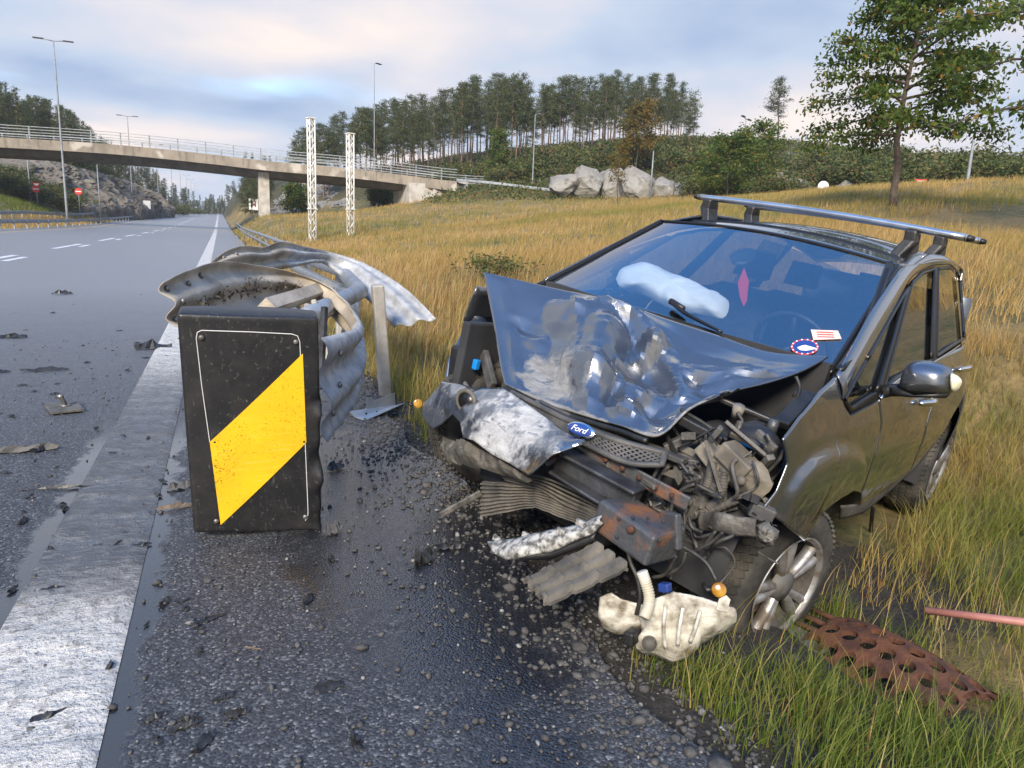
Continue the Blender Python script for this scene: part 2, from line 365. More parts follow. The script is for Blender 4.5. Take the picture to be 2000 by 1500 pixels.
def asphalt(t,b,out):
    v=coord(t,'Object'); vo=N(t,'ShaderNodeTexVoronoi'); vo.inputs['Scale'].default_value=125; L(t,v,vo.inputs['Vector'])
    big=noise(t,v,.35,5,.6); mid=noise(t,v,2.2,6,.6)
    sp=N(t,'ShaderNodeSeparateColor'); L(t,vo.outputs['Color'],sp.inputs[0])
    ag=ramp(t,sp.outputs[0],[(.0,(.022,.023,.026)),(.55,(.050,.052,.058)),(.88,(.098,.101,.108)),(1,(.24,.235,.225))])
    # spilled oil / wet patch: a stain round the wreck with its own ragged outline
    geo=N(t,'ShaderNodeSeparateXYZ'); L(t,v,geo.inputs[0])
    dx=math_(t,'DIVIDE',math_(t,'SUBTRACT',geo.outputs[0],.80),.62); dy=math_(t,'DIVIDE',math_(t,'SUBTRACT',geo.outputs[1],3.2),1.7)
    r2=math_(t,'ADD',math_(t,'MULTIPLY',dx,dx),math_(t,'MULTIPLY',dy,dy))
    w1=math_(t,'ADD',math_(t,'SUBTRACT',1.35,r2),math_(t,'MULTIPLY',math_(t,'SUBTRACT',mid,.5),3.2))
    wet=ramp(t,w1,[(.15,0),(.75,1)])
    damp=ramp(t,math_(t,'ADD',math_(t,'MULTIPLY',big,.6),math_(t,'MULTIPLY',mid,.4)),[(.42,0),(.62,1)])
    c=mixc(t,math_(t,'MULTIPLY',damp,.45),ag,(.038,.040,.046)); c=mixc(t,math_(t,'MULTIPLY',wet,.88),c,(.008,.009,.013))
    # water standing in the low strips along the edge line
    def band(a,b_,o_,i,j):
        m=N(t,'ShaderNodeMapRange',interpolation_type='SMOOTHSTEP'); L(t,o_,m.inputs[0]); m.inputs[1].default_value=a; m.inputs[2].default_value=b_; m.inputs[3].default_value=i; m.inputs[4].default_value=j; return m.outputs[0]
    ax=math_(t,'ABSOLUTE',math_(t,'ADD',geo.outputs[0],.505)); wv=math_(t,'ADD',ax,math_(t,'MULTIPLY',math_(t,'SUBTRACT',noise(t,v,3.1,6,.7),.5),.34)); wv=math_(t,'ADD',wv,math_(t,'MULTIPLY',math_(t,'SUBTRACT',noise(t,v,40,3,.6),.5),.06))
    pool=math_(t,'MULTIPLY',band(.235,.275,wv,1,0),math_(t,'MULTIPLY',band(1.2,1.7,geo.outputs[1],0,1),band(4.4,5.6,geo.outputs[1],1,0)))
    c=mixc(t,pool,c,(.012,.014,.019)); wet=math_(t,'MAXIMUM',wet,pool)
    L(t,wet,b.inputs['Coat Weight']); b.inputs['Coat IOR'].default_value=1.62; L(t,mixc(t,pool,(.14,)*3,(.03,)*3),b.inputs['Coat Roughness'])
    # farther off the carriageway turns a paler grey with distance
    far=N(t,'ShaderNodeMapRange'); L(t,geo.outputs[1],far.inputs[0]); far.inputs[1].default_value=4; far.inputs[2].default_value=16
    far_grey=mixc(t,ramp(t,noise(t,v,14,6,.7),[(.35,0),(.65,1)]),(.17,.178,.19),(.25,.258,.27))
    c=mixc(t,math_(t,'MULTIPLY',far.outputs[0],.85),c,far_grey)
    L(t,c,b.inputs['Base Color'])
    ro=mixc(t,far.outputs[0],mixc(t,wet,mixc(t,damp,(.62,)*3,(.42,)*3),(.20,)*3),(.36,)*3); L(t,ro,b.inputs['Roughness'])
    h=math_(t,'SUBTRACT',1,vo.outputs['Distance']); bump(t,b,math_(t,'ADD',math_(t,'MULTIPLY',h,math_(t,'SUBTRACT',1.0,math_(t,'MULTIPLY',pool,.85))),math_(t,'MULTIPLY',noise(t,v,160,3),.35)),.42,.009)
    b2=N(t,'ShaderNodeBump'); b2.inputs['Strength'].default_value=.22; b2.inputs['Distance'].default_value=.01; L(t,math_(t,'MULTIPLY',h,math_(t,'SUBTRACT',1.0,math_(t,'MULTIPLY',pool,.9))),b2.inputs['Height']); L(t,b2.outputs[0],b.inputs['Coat Normal'])
SPEC['asphalt']=asphalt
def linepaint(t,b,out):
    v=coord(t,'Object'); n=noise(t,v,26,6,.7); n2=noise(t,v,3,5,.6); sp=noise(t,v,110,3,.7)
    mp=N(t,'ShaderNodeMapping'); mp.inputs['Scale'].default_value=(9,16,9); L(t,v,mp.inputs[0]); bl=noise(t,mp.outputs[0],1.6,4,.5)
    geo=N(t,'ShaderNodeSeparateXYZ'); L(t,v,geo.inputs[0])
    # tyre and dirt film where the water stands, between 2.6 and 5.5 m
    d1=N(t,'ShaderNodeMapRange',interpolation_type='SMOOTHSTEP'); L(t,geo.outputs[1],d1.inputs[0]); d1.inputs[1].default_value=2.35; d1.inputs[2].default_value=3.0
    d2=N(t,'ShaderNodeMapRange',interpolation_type='SMOOTHSTEP'); L(t,geo.outputs[1],d2.inputs[0]); d2.inputs[1].default_value=5.0; d2.inputs[2].default_value=8.5; d2.inputs[3].default_value=1; d2.inputs[4].default_value=0
    film=math_(t,'MULTIPLY',math_(t,'MULTIPLY',d1.outputs[0],d2.outputs[0]),ramp(t,math_(t,'ADD',math_(t,'MULTIPLY',bl,.6),math_(t,'MULTIPLY',n,.4)),[(.44,1),(.64,.5)]))
    dirt=ramp(t,math_(t,'ADD',math_(t,'ADD',n,math_(t,'MULTIPLY',film,.22)),math_(t,'MULTIPLY',math_(t,'SUBTRACT',bl,.5),.35)),[(.51,0),(.70,1)])
    c=mixc(t,math_(t,'MULTIPLY',dirt,.85),(.62,.60,.56),(.19,.182,.172)); c=mixc(t,ramp(t,sp,[(.56,0),(.66,.9)]),c,(.05,.05,.05))
    c=mixc(t,math_(t,'MULTIPLY',film,.93),c,(.028,.03,.034)); L(t,c,b.inputs['Base Color']); b.inputs['Roughness'].default_value=.6
    L(t,film,b.inputs['Coat Weight']); b.inputs['Coat IOR'].default_value=2.1; b.inputs['Coat Roughness'].default_value=.08
    bump(t,b,math_(t,'ADD',math_(t,'MULTIPLY',bl,1.5),math_(t,'ADD',n,math_(t,'MULTIPLY',sp,.4))),.9,.02)
SPEC['line_paint']=linepaint
sm('dash_paint',(.72,.73,.74),(.50,.51,.53),.6,0,3)
sm('yellow_paint',(.62,.42,.16),(.48,.36,.20),.6,0,3)
def water(t,b,out):
    b.inputs['Base Color'].default_value=(.012,.013,.016,1); b.inputs['Roughness'].default_value=.03; b.inputs['IOR'].default_value=2.3; b.inputs['Specular IOR Level'].default_value=.5
    v=coord(t,'Object'); bump(t,b,noise(t,v,30,3),.12,.004)
SPEC['puddle']=water
def ground(t,b,out):
    v=coord(t,'Object'); geo=N(t,'ShaderNodeSeparateXYZ'); L(t,v,geo.inputs[0])
    n=noise(t,v,.28,6,.6); n2=noise(t,v,2.5,6,.65); n3=noise(t,v,16,5,.7)
    straw=mixc(t,ramp(t,n3,[(.35,0),(.65,1)]),(.20,.135,.05),(.34,.24,.10))
    green=mixc(t,ramp(t,n3,[(.35,0),(.65,1)]),(.045,.060,.018),(.12,.125,.04))
    c=mixc(t,ramp(t,math_(t,'ADD',math_(t,'MULTIPLY',n,.6),math_(t,'MULTIPLY',n2,.4)),[(.44,0),(.60,1)]),straw,green)
    # heather and scrub on the far slopes
    fy=N(t,'ShaderNodeMapRange',interpolation_type='SMOOTHSTEP'); L(t,geo.outputs[2],fy.inputs[0]); fy.inputs[1].default_value=5.2; fy.inputs[2].default_value=8.5
    scrub=mixc(t,ramp(t,n2,[(.4,0),(.6,1)]),(.035,.045,.016),(.085,.065,.030))
    c=mixc(t,fy.outputs[0],c,scrub)
    at_=N(t,'ShaderNodeAttribute'); at_.attribute_name='soil'
    k=ramp(t,math_(t,'ADD',at_.outputs['Fac'],math_(t,'MULTIPLY',math_(t,'SUBTRACT',n3,.5),.9)),[(.40,0),(.62,1)])
    soil=mixc(t,ramp(t,noise(t,v,40,5,.7),[(.4,0),(.65,1)]),(.020,.018,.016),(.060,.052,.044))
    L(t,mixc(t,k,c,soil),b.inputs['Base Color']); b.inputs['Roughness'].default_value=.85
    bump(t,b,math_(t,'ADD',n3,noise(t,v,70,4,.7)),.9,.03)
SPEC['ground']=ground
def leafm(name,stops,tr=.35):
    def f(t,b,out):
        a=N(t,'ShaderNodeAttribute'); a.attribute_name='tint'
        c=ramp(t,a.outputs['Fac'],stops); L(t,c,b.inputs['Base Color']); b.inputs['Roughness'].default_value=.6; b.inputs['Specular IOR Level'].default_value=.25
        tl=N(t,'ShaderNodeBsdfTranslucent'); L(t,c,tl.inputs[0]); mx=N(t,'ShaderNodeMixShader'); mx.inputs[0].default_value=tr
        L(t,b.outputs[0],mx.inputs[1]); L(t,tl.outputs[0],mx.inputs[2]); L(t,mx.outputs[0],out.inputs[0])
    SPEC[name]=f
leafm('grass',[(0,(.065,.115,.016)),(.25,(.15,.20,.030)),(.5,(.29,.25,.07)),(.75,(.50,.32,.115)),(.92,(.60,.44,.21)),(1,(.24,.11,.05))])
leafm('pine_leaf',[(0,(.026,.040,.016)),(.5,(.065,.088,.030)),(1,(.14,.15,.048))],.2)
leafm('broad_leaf',[(0,(.045,.085,.016)),(.5,(.09,.145,.026)),(.9,(.18,.20,.035)),(1,(.34,.16,.03))],.4)
leafm('autumn_leaf',[(0,(.075,.085,.02)),(.5,(.16,.13,.03)),(1,(.26,.13,.025))],.35)
leafm('scrub_leaf',[(0,(.040,.062,.018)),(.5,(.095,.125,.035)),(.78,(.17,.15,.05)),(1,(.20,.10,.05))],.25)
def marker(t,b,out):
    v=coord(t,'Object'); n=noise(t,v,60,5,.75); n2=noise(t,v,9,6,.65)
    c=mixc(t,ramp(t,n2,[(.45,0),(.8,.6)]),(.014,.014,.015),(.05,.046,.04)); sc=N(t,'ShaderNodeMapping'); sc.inputs['Scale'].default_value=(30,30,6); L(t,v,sc.inputs[0]); c=mixc(t,ramp(t,n,[(.62,0),(.72,.8)]),c,(.30,.28,.25)); c=mixc(t,ramp(t,noise(t,sc.outputs[0],2,7,.75),[(.60,0),(.72,.45)]),c,(.26,.25,.23))
    L(t,c,b.inputs['Base Color']); b.inputs['Roughness'].default_value=.42; bump(t,b,n2,.25,.01)
SPEC['marker_black']=marker

def yellowf(t,b,out):
    v=coord(t,'Object'); n=noise(t,v,6,6,.6); sp=noise(t,v,120,3,.8); pm=noise(t,v,5,4,.6); sc=N(t,'ShaderNodeMapping'); sc.inputs['Scale'].default_value=(3,3,40); L(t,v,sc.inputs[0])
    c=mixc(t,ramp(t,n,[(.4,0),(.75,.7)]),(.90,.52,.012),(.72,.38,.012)); c=mixc(t,ramp(t,noise(t,sc.outputs[0],3,4,.6),[(.58,0),(.72,.35)]),c,(.95,.66,.15))
    k=math_(t,'ADD',sp,math_(t,'MULTIPLY',math_(t,'SUBTRACT',pm,.5),.5)); c=mixc(t,ramp(t,k,[(.60,0),(.68,.85)]),c,(.10,.06,.01))
    L(t,c,b.inputs['Base Color']); b.inputs['Roughness'].default_value=.4
SPEC['yellow_film']=yellowf

def concretef(t,b,out):
    v=coord(t,'Object'); n=noise(t,v,.6,7,.65); mp=N(t,'ShaderNodeMapping'); mp.inputs['Scale'].default_value=(1.6,1.6,.25); L(t,v,mp.inputs[0]); st=noise(t,mp.outputs[0],1.2,6,.65)
    c=mixc(t,ramp(t,n,[(.35,0),(.65,1)]),(.31,.265,.21),(.21,.18,.145)); c=mixc(t,ramp(t,st,[(.5,0),(.68,.8)]),c,(.11,.095,.08)); c=mixc(t,ramp(t,noise(t,v,.33,3,.5),[(.60,0),(.66,.8)]),c,(.50,.46,.40))
    L(t,c,b.inputs['Base Color']); b.inputs['Roughness'].default_value=.9; bump(t,b,noise(t,v,9,4),.3,.02)
SPEC['concrete']=concretef
# ------------------------------------------------------------------ ground
def P3(px,py,r): return at(px,py,r)
ctrl=[]
for a in [(700,470,38),(612,472,40),(560,440,62),(800,430,56),(900,402,72),(950,364,90),(805,400,86),(1150,388,84),(1350,384,80),(1550,384,62),(1800,358,46),
          (2000,348,36),(1735,400,25),(1300,440,24),(1450,410,30),(1000,480,24),(850,520,16),(790,600,9.8),(2000,500,13),(1960,700,7.2),(2150,600,9),(1200,455,24),(1100,420,48),
          (1000,318,122),(1300,292,122),(700,332,128),(1600,330,112),(1900,330,100),(1550,278,165),(1900,322,150),(2200,330,120),(1300,270,170),(900,300,180),(560,345,170),(520,434,108),(480,418,200),(560,420,112),(620,418,112),(700,410,108),(770,402,104),(560,356,152),(640,350,152),(740,356,142),(500,424,140),
          (2300,420,40),(2500,500,20),(2600,400,60)]: ctrl.append(P3(*a))
ctrl+= [(3.5,12,.35),(4,9,.12),(2.2,5.5,-.10),(1.95,2.08,-.37),(4.31,3.26,-.44),(3.63,4.69,-.17),(1.08,3.43,-.03),(2.3,1.45,-.33),(2.9,1.9,-.33),(3.6,2.2,-.33),(5.6,3.6,.0),(1.6,0,-.22),(3,0,-.3),(5,1,.1),(8,0,.9),(1.6,-8,-.2),(5,-8,.0),(20,-8,3),(3,24,.6),(3,34,.75)]
# left of the road
for a in [(0,395,78),(60,388,90),(100,400,85),(250,408,130),(350,413,220),(30,300,150),(150,330,172),(20,388,124),(130,405,128),(200,409,138),(0,262,165),(120,300,185),(230,345,240),(330,385,330),(-200,250,140),(-400,200,180),(415,404,520)]: ctrl.append(P3(*a))
ctrl+=[(-20,20,.2),(-30,10,.5),(-20,-10,0),(-60,0,4),(-40,40,2)]
ctrl=np.array(ctrl,float)
_D=np.linalg.norm(ctrl[:,None,:2]-ctrl[None,:,:2],axis=2)
_n=len(ctrl); _A=np.zeros((_n+1,_n+1)); _A[:_n,:_n]=_D; _A[:_n,_n]=1; _A[_n,:_n]=1
_w=np.linalg.solve(_A,np.concatenate([ctrl[:,2],[0]]))
def sstep(a,b,x):
    t=np.clip((np.asarray(x,float)-a)/(b-a),0,1); return t*t*(3-2*t)
EDGE=lambda y: 1.12+.07*np.sin(np.asarray(y)*2.3+.6)+.035*np.sin(np.asarray(y)*7.1)+.006*np.clip(y,0,60)
def tz(x,y,detail=True):
    x=np.asarray(x,float); y=np.asarray(y,float); sh=x.shape
    p=np.stack([x.ravel(),y.ravel()],1)
    z=np.zeros(len(p))
    for i in range(0,len(p),20000):
        q=p[i:i+20000]; z[i:i+20000]=np.linalg.norm(q[:,None]-ctrl[None,:,:2],axis=2)@_w[:_n]+_w[_n]
    z=z.reshape(sh)
    z=np.clip(z,-1.2,45)
    e=EDGE(y)
    k=sstep(0,1.6+.03*np.clip(y,0,60),x-e)*1.0
    kl=sstep(0,9,-15.6-x)
    rp=prof(y)-.035
    wgt=np.where(x>e,k,np.where(x<-15.6,kl,0))
    z=rp*(1-wgt)+z*wgt
    if detail:
        amp=np.where(x>e,np.clip((x-e)*.25,0,1),np.clip((-16-x)*.1,0,1))
        z=z+amp*(.05*vnoise(np.stack([x,y,0*x],-1),.9,1)+.025*vnoise(np.stack([x,y,0*x],-1),3.1,2))
    return z
def tz1(x,y): return float(tz(np.array([float(x)]),np.array([float(y)]))[0])
def onground(px,r,dz=0):                 # stand at image column px, range r
    p=at(px,500,r); return np.array([p[0],p[1],tz1(p[0],p[1])+dz])
def gs(a,b,n,p): 
    t=np.linspace(-1,1,n); return np.sign(t)*np.abs(t)**p*np.where(t<0,-a,b)
xs=np.concatenate([np.linspace(-420,-40,40)[:-1],np.linspace(-40,.9,60)[:-1],np.linspace(.9,7,90)[:-1],7+ (np.linspace(0,1,110)**2.1)*420])
ys=np.concatenate([np.linspace(-30,-1,14)[:-1],np.linspace(-1,9,130)[:-1],9+(np.linspace(0,1,150)**2.2)*640])
Xg,Yg=np.meshgrid(xs,ys,indexing='ij'); Zg=tz(Xg,Yg)
soil=np.exp(-((Xg-1.75)/.75)**2)*sstep(-1,.5,Yg)*(1-sstep(4.2,6.5,Yg))*1.15+np.where((Xg<EDGE(Yg)+.18),.8,0)*(Xg>.5)
soil=np.maximum(soil,.9*np.exp(-((Xg-2.9)/.8)**2-((Yg-2.4)/.8)**2))
fi=np.arange(len(xs)*len(ys)).reshape(len(xs),len(ys))
Fq=np.stack([fi[:-1,:-1],fi[1:,:-1],fi[1:,1:],fi[:-1,1:]],-1).reshape(-1,4)
struct(mk('ground',np.stack([Xg,Yg,Zg],-1).reshape(-1,3),Fq,'ground',attrs={'soil':soil.ravel()}))
# ------------------------------------------------------------------ road
ry=np.concatenate([np.linspace(-12,10,120)[:-1],10+np.linspace(0,1,120)**2*600])
def strip(name,x0,x1,yy,dz,mat,nx=2,parent=None,edge=None,bumpf=None):
    V=[];n=len(yy)
    for i in range(nx):
        u=i/(nx-1)
        for y in yy:
            a=x0; b=x1 if edge is None else float(edge(y))
            x=a+(b-a)*u; z=float(prof(y))+dz
            if bumpf: z+=bumpf(x,y,u)
            V.append((x,y,z))
    return mk(name,V,[f[::-1] for f in gridf(nx,n)][:],mat,parent)
road=struct(strip('road',-15.6,1.1,ry,0,'asphalt',6,edge=EDGE))
ly=np.concatenate([np.linspace(-3,12,420)[:-1],12+np.linspace(0,1,80)**2*560])
def lb(x,y,u):
    if y>12: return 0
    e=min(u,1-u)*2
    a=vnoise(np.array([x*1.0,y*1.6,0]),4.2,3)
    return (.017*max(0,min(1,e*5))*max(0,.35+.65*a)+.007*max(0,math.sin(y*23+x*5)))*min(1,e*6)
def warp(y): return .008*math.sin(y*5.1)
strip('edge_line',-.69,-.32,ly,.004,'line_paint',14,road,bumpf=lb)
strip('edge_line',-13.25,-13.0,ry[60:],.004,'yellow_paint',2,road)
for k in range(16):
    y0=21.5+k*11.9
    if k>9: y0=21.5+k*11.9
    strip('lane_dash',-6.25,-6.02,np.linspace(y0,y0+6,6),.004,'dash_paint',2,road)
    strip('lane_dash',-5.75,-5.55,np.linspace(y0+2.6,y0+5,4),.004,'dash_paint',2,road)
# ------------------------------------------------------------------ loose gravel and crumbs (uncountable)
def stones(name,n,fx,size,mat):
    ico=np.array([(0,0,1),(.89,0,.45),(.28,.85,.45),(-.72,.53,.45),(-.72,-.53,.45),(.28,-.85,.45),(.72,.53,-.45),(-.28,.85,-.45),(-.89,0,-.45),(-.28,-.85,-.45),(.72,-.53,-.45),(0,0,-1)])
    fc=np.array([(0,1,2),(0,2,3),(0,3,4),(0,4,5),(0,5,1),(1,6,2),(2,7,3),(3,8,4),(4,9,5),(5,10,1),(6,7,2),(7,8,3),(8,9,4),(9,10,5),(10,6,1),(11,7,6),(11,8,7),(11,9,8),(11,10,9),(11,6,10)])
    P=fx(n); n=len(P); s=size*RNG.lognormal(0,.5,n)[:,None,None]
    J=ico[None]*(1+RNG.uniform(-.35,.35,(n,12,1)))*RNG.uniform(.6,1.2,(n,1,3))*np.array([1,1,.7])
    V=P[:,None]+J*s; Fc=(fc[None]+12*np.arange(n)[:,None,None]).reshape(-1,3)
    return struct(mk(name,V.reshape(-1,3),Fc,mat,smooth=False),'stuff')
def crumbs(n):
    x=RNG.uniform(-2.6,1.15,n); y=1.2+RNG.uniform(0,1,n)**1.4*8
    x=np.where(RNG.uniform(size=n)<.5,np.clip(RNG.normal(.5,.55,n),-.9,1.2),x)
    return np.stack([x,y,prof(y)+.004],1)
stones('road_crumbs',2600,crumbs,.0055,'stone_dark')
stones('pale_crumbs',450,crumbs,.0045,'stone_pale')
def shoulder(n):
    y=RNG.uniform(.6,7,n); x=EDGE(y)+RNG.normal(.03,.22,n); z=np.where(x<EDGE(y),prof(y)+.003,tz(x,y)+.004); return np.stack([x,y,z],1)
stones('shoulder_gravel',7000,shoulder,.0065,'stone_dark')
stones('pale_gravel',420,shoulder,.0055,'stone_pale')
# ------------------------------------------------------------------ grass
def grass(name,P,nb,h,wd,seg,lean,tint,ts):
    """P base points; nb blades each"""
    n=len(P)*nb; B=np.repeat(P,nb,0)+np.concatenate([RNG.normal(0,1,(n,2))*ts,np.zeros((n,1))],1)
    hh=np.repeat(h,nb)*RNG.uniform(.45,1.15,n); az=RNG.uniform(0,2*np.pi,n); ln=hh*lean*RNG.uniform(.2,1.2,n)+.0
    wind=np.array([.25,-.12]); dx=np.cos(az)*ln+wind[0]*hh*.5; dy=np.sin(az)*ln+wind[1]*hh*.5
    fa=az+np.pi/2+RNG.normal(0,.5,n); wx=np.cos(fa)*wd*RNG.uniform(.6,1.3,n); wy=np.sin(fa)*wd*RNG.uniform(.6,1.3,n)
    V=np.zeros((n,2*seg+1,3)); 
    for s in range(seg+1):
        t=s/seg; c=B+np.stack([dx*t*t,dy*t*t,hh*(t-.18*t*t*lean)],1)
        if s<seg:
            k=(1-t*.75); V[:,2*s]=c+np.stack([wx*k,wy*k,0*wx],1); V[:,2*s+1]=c-np.stack([wx*k,wy*k,0*wx],1)
        else: V[:,2*seg]=c
    tri=[]
    for s in range(seg-1): tri+=[(2*s,2*s+1,2*s+2),(2*s+1,2*s+3,2*s+2)]
    tri.append((2*seg-2,2*seg-1,2*seg))
    Fc=(np.array(tri)[None]+(2*seg+1)*np.arange(n)[:,None,None]).reshape(-1,3)
    tt=np.clip(np.repeat(tint,nb)+RNG.normal(0,.09,n),0,1); 
    return struct(mk(name,V.reshape(-1,3),Fc,'grass',attrs={'tint':np.repeat(tt,2*seg+1)}),'stuff')
CARF=(2.7,3.3); 
def carmask(x,y):                       # keep tall blades out from under the car
    c,s=math.cos(math.radians(-153.9)),math.sin(math.radians(-153.9))
    u=(x-1.42)*c+(y-2.72)*s; v=-(x-1.42)*s+(y-2.72)*c
    return (u<.55)&(u>-3.85)&(np.abs(v)<.86)
def scatter(n,x0,x1,y0,y1,fn=None):
    x=RNG.uniform(x0,x1,n); y=RNG.uniform(y0,y1,n); ok=(x>EDGE(y)+.12)&~carmask(x,y)
    if fn is not None: ok&=fn(x,y)
    x,y=x[ok],y[ok]; return np.stack([x,y,tz(x,y)-.01],1)
def meadow_tint(P):
    a=vnoise(P*[1,1,0],.16,5)*.5+vnoise(P*[1,1,0],.9,6)*.35
    return np.clip(.64+.42*a,.10,.95)
def near_tint(P):
    d=P[:,0]-EDGE(P[:,1]); a=vnoise(P*[1,1,0],1.7,7)
    return np.clip(.36+.05*np.clip(d,0,8)+.22*a+.10*sstep(5,12,P[:,1]),0,.95)
def patch(x,y):
    s=np.exp(-((x-1.9)/.55)**2-((y-2.6)/1.3)**2)+.8*np.exp(-((x-2.6)/.5)**2-((y-2.3)/.5)**2)+.75*np.exp(-((x-2.3)/.32)**2-((y-1.5)/.5)**2)
    return (RNG.uniform(size=len(x))>s*1.25)&(((x-2.27)/.28)**2+((y-1.66)/.42)**2>1)
P=scatter(7000,1.1,6.5,.2,6.5,patch); grass('near_grass',P,9,.10+.16*RNG.uniform(size=len(P))**1.4+.05*np.clip(P[:,0]-2,0,2),.0022,4,.75,near_tint(P),.035)
P=scatter(1500,1.2,2.6,.3,2.2,lambda x,y:(RNG.uniform(size=len(x))>.25)&(((x-2.27)/.26)**2+((y-1.68)/.38)**2>1)&(((x-1.62)/.42)**2+((y-2.0)/.35)**2>1)); grass('verge_grass',P,8,.09+.13*RNG.uniform(size=len(P)),.0018,4,.6,np.clip(RNG.normal(.22,.13,len(P)),0,.8),.025)
P=scatter(7500,1.2,16,4.5,17); grass('middle_grass',P,8,.22+.25*RNG.uniform(size=len(P)),.0045,3,.55,np.clip(near_tint(P)*.5+meadow_tint(P)*.5,0,.95),.07)
P=scatter(11000,1.3,34,14,44); grass('meadow_grass',P,8,.17+.18*RNG.uniform(size=len(P)),.010,2,.5,meadow_tint(P),.16)
P=scatter(9000,1.6,70,40,100,lambda x,y:tz(x,y)<8.2); grass('far_meadow_grass',P,7,.30+.2*RNG.uniform(size=len(P)),.022,1,.5,np.clip(meadow_tint(P)-.02,0,.95),.3)
P=scatter(900,1.5,5,5,12); grass('seed_stalks',P,3,.45+.35*RNG.uniform(size=len(P)),.0035,3,.3,np.full(len(P),.97),.05)
P=scatter(130,1.3,3.4,.4,3); grass('dry_stalks',P,2,.16+.2*RNG.uniform(size=len(P)),.0022,3,.35,np.full(len(P),.9),.02)
x=-15.6-RNG.uniform(0,3.5,2500); y=20+RNG.uniform(0,1,2500)**1.5*110; P=np.stack([x,y,tz(x,y)],1); grass('median_grass',P,7,.35+.2*RNG.uniform(size=len(P)),.018,2,.5,np.full(len(P),.72),.2)

px=RNG.uniform(-60,240,2600); r=RNG.uniform(72,118,2600); q=np.array([at(a,400,c_) for a,c_ in zip(px,r)]); q=q[q[:,0]<-20]; q[:,2]=tz(q[:,0],q[:,1]); grass('slope_grass',q,7,.4+.2*RNG.uniform(size=len(q)),.03,1,.5,np.clip(RNG.normal(.22,.12,len(q)),0,.7),.35)
# ------------------------------------------------------------------ bridge
BP=[(-420,252,113),(-200,257,108.5),(0,268,104),(220,282,100.5),(406,301,97.5),(525,315,96),(700,331,93.5),(850,350,91),(892,354.5,90)]
BT=spline([at(*p) for p in BP],60)
bridge=empty('road_bridge',(BT[30][0],BT[30][1],0)); tag(bridge,'long concrete road bridge crossing the motorway on a slender pier','bridge'); bo=np.array(bridge.location)
def perp(P):
    T=np.gradient(P,axis=0)[:,:2]; T/=np.linalg.norm(T,axis=1)[:,None]; return np.stack([-T[:,1],T[:,0],0*T[:,0]],1)
BN=perp(BT); BN*=np.sign(BN[:,1:2])
def sweep(name,sec,mat,P=BT,Nn=BN,parent=bridge,org=bo,closed=True):
    V=[];k=len(sec)
    for p,n in zip(P,Nn):
        for a,z in sec: V.append(p+n*a+np.array([0,0,z])-org)
    Fc=[]
    for i in range(len(P)-1):
        for j in range(k if closed else k-1):
            j2=(j+1)%k; Fc.append((i*k+j,i*k+j2,(i+1)*k+j2,(i+1)*k+j))
    return mk(name,V,Fc,mat,parent,smooth=False)
sweep('edge_beam',[(0,0),(0,-1.12),(.45,-1.12),(.45,0)],'concrete')
sweep('edge_beam',[(8.0,0),(8.0,-.98),(8.45,-.98),(8.45,0)],'concrete')
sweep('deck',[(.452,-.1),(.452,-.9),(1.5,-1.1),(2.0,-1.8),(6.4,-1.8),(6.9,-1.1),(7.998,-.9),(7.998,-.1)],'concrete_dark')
for h in (.40,.72,1.04,1.36):
    sweep('rail',[(.08,h),(.08,h+.07),(.15,h+.07),(.15,h)],'galv_far')
    sweep('rail',[(8.2,h),(8.2,h+.07),(8.27,h+.07),(8.27,h)],'galv_far')
_d=np.concatenate([[0],np.cumsum(np.linalg.norm(np.diff(BT,axis=0),axis=1))])
_pm=None
for s in np.arange(1,_d[-1],3.2):
    p=np.array([np.interp(s,_d,BT[:,k]) for k in range(3)]); n=BN[min(59,int(np.searchsorted(_d,s)))]
    for a in (.2,8.35):
        if _pm is None:
            o=mk('railing_post',boxv((0,0,.70),(.14,.10,1.48)),BF,'galv_far',bridge,False); _pm=o.data
        else:
            o=bpy.data.objects.new('railing_post',_pm); COL.objects.link(o); o.parent=bridge
        o.location=p+n*a-bo
pp=at(517,446,99); zt=at(517,338,99)[2]
pz=tz1(pp[0],pp[1])-.6
bev(mk('pier',boxv((pp[0]-bo[0],pp[1]-bo[1],(pz+zt)/2),(1.3,2.6,zt-pz)),BF,'concrete_pale',bridge,False),.05)
pa=at(800,385,93)
mk('abutment',boxv((pa[0]-bo[0]+1.4,pa[1]-bo[1]+2.2,at(800,388,93)[2]),(4.0,8.6,3.6)),BF,'concrete_pale',bridge,False)
mk('wing_wall',boxv((pa[0]-bo[0]+4.6,pa[1]-bo[1]-2.3,at(840,372,93)[2]),(4.5,.5,2.4)),BF,'concrete_pale',bridge,False)
# ------------------------------------------------------------------ far rails
def wsec(h,t=.05):
    return [(0,h),(t,h-.05),(t,h-.10),(0,h-.155),(t,h-.21),(t,h-.26),(0,h-.31),(-.03,h-.26),(-.03,h-.21),(-.03,h-.10),(-.03,h-.05)]
def guardrail(name,P,label,h=.75,step=4.,side=1,mat='galv_far'):
    P=np.array(P); Nn=perp(P)*side; o=P[len(P)//3]; g=empty(name,tuple(o)); tag(g,label,'guardrail')
    sweep('beam',wsec(h),mat,P,Nn,g,o)
    d=np.concatenate([[0],np.cumsum(np.linalg.norm(np.diff(P,axis=0),axis=1))]); me=None
    for s in np.arange(step/2,min(d[-1],170),step):
        q=np.array([np.interp(s,d,P[:,k]) for k in range(3)])-o
        if me is None: pm=mk('post',boxv((0,0,(h-.75)/2),(.10,.12,h+.55)),BF,mat,g,False); me=pm.data
        else: pm=bpy.data.objects.new('post',me); COL.objects.link(pm); pm.parent=g
        pm.location=q-Nn[0]*.10
    return g
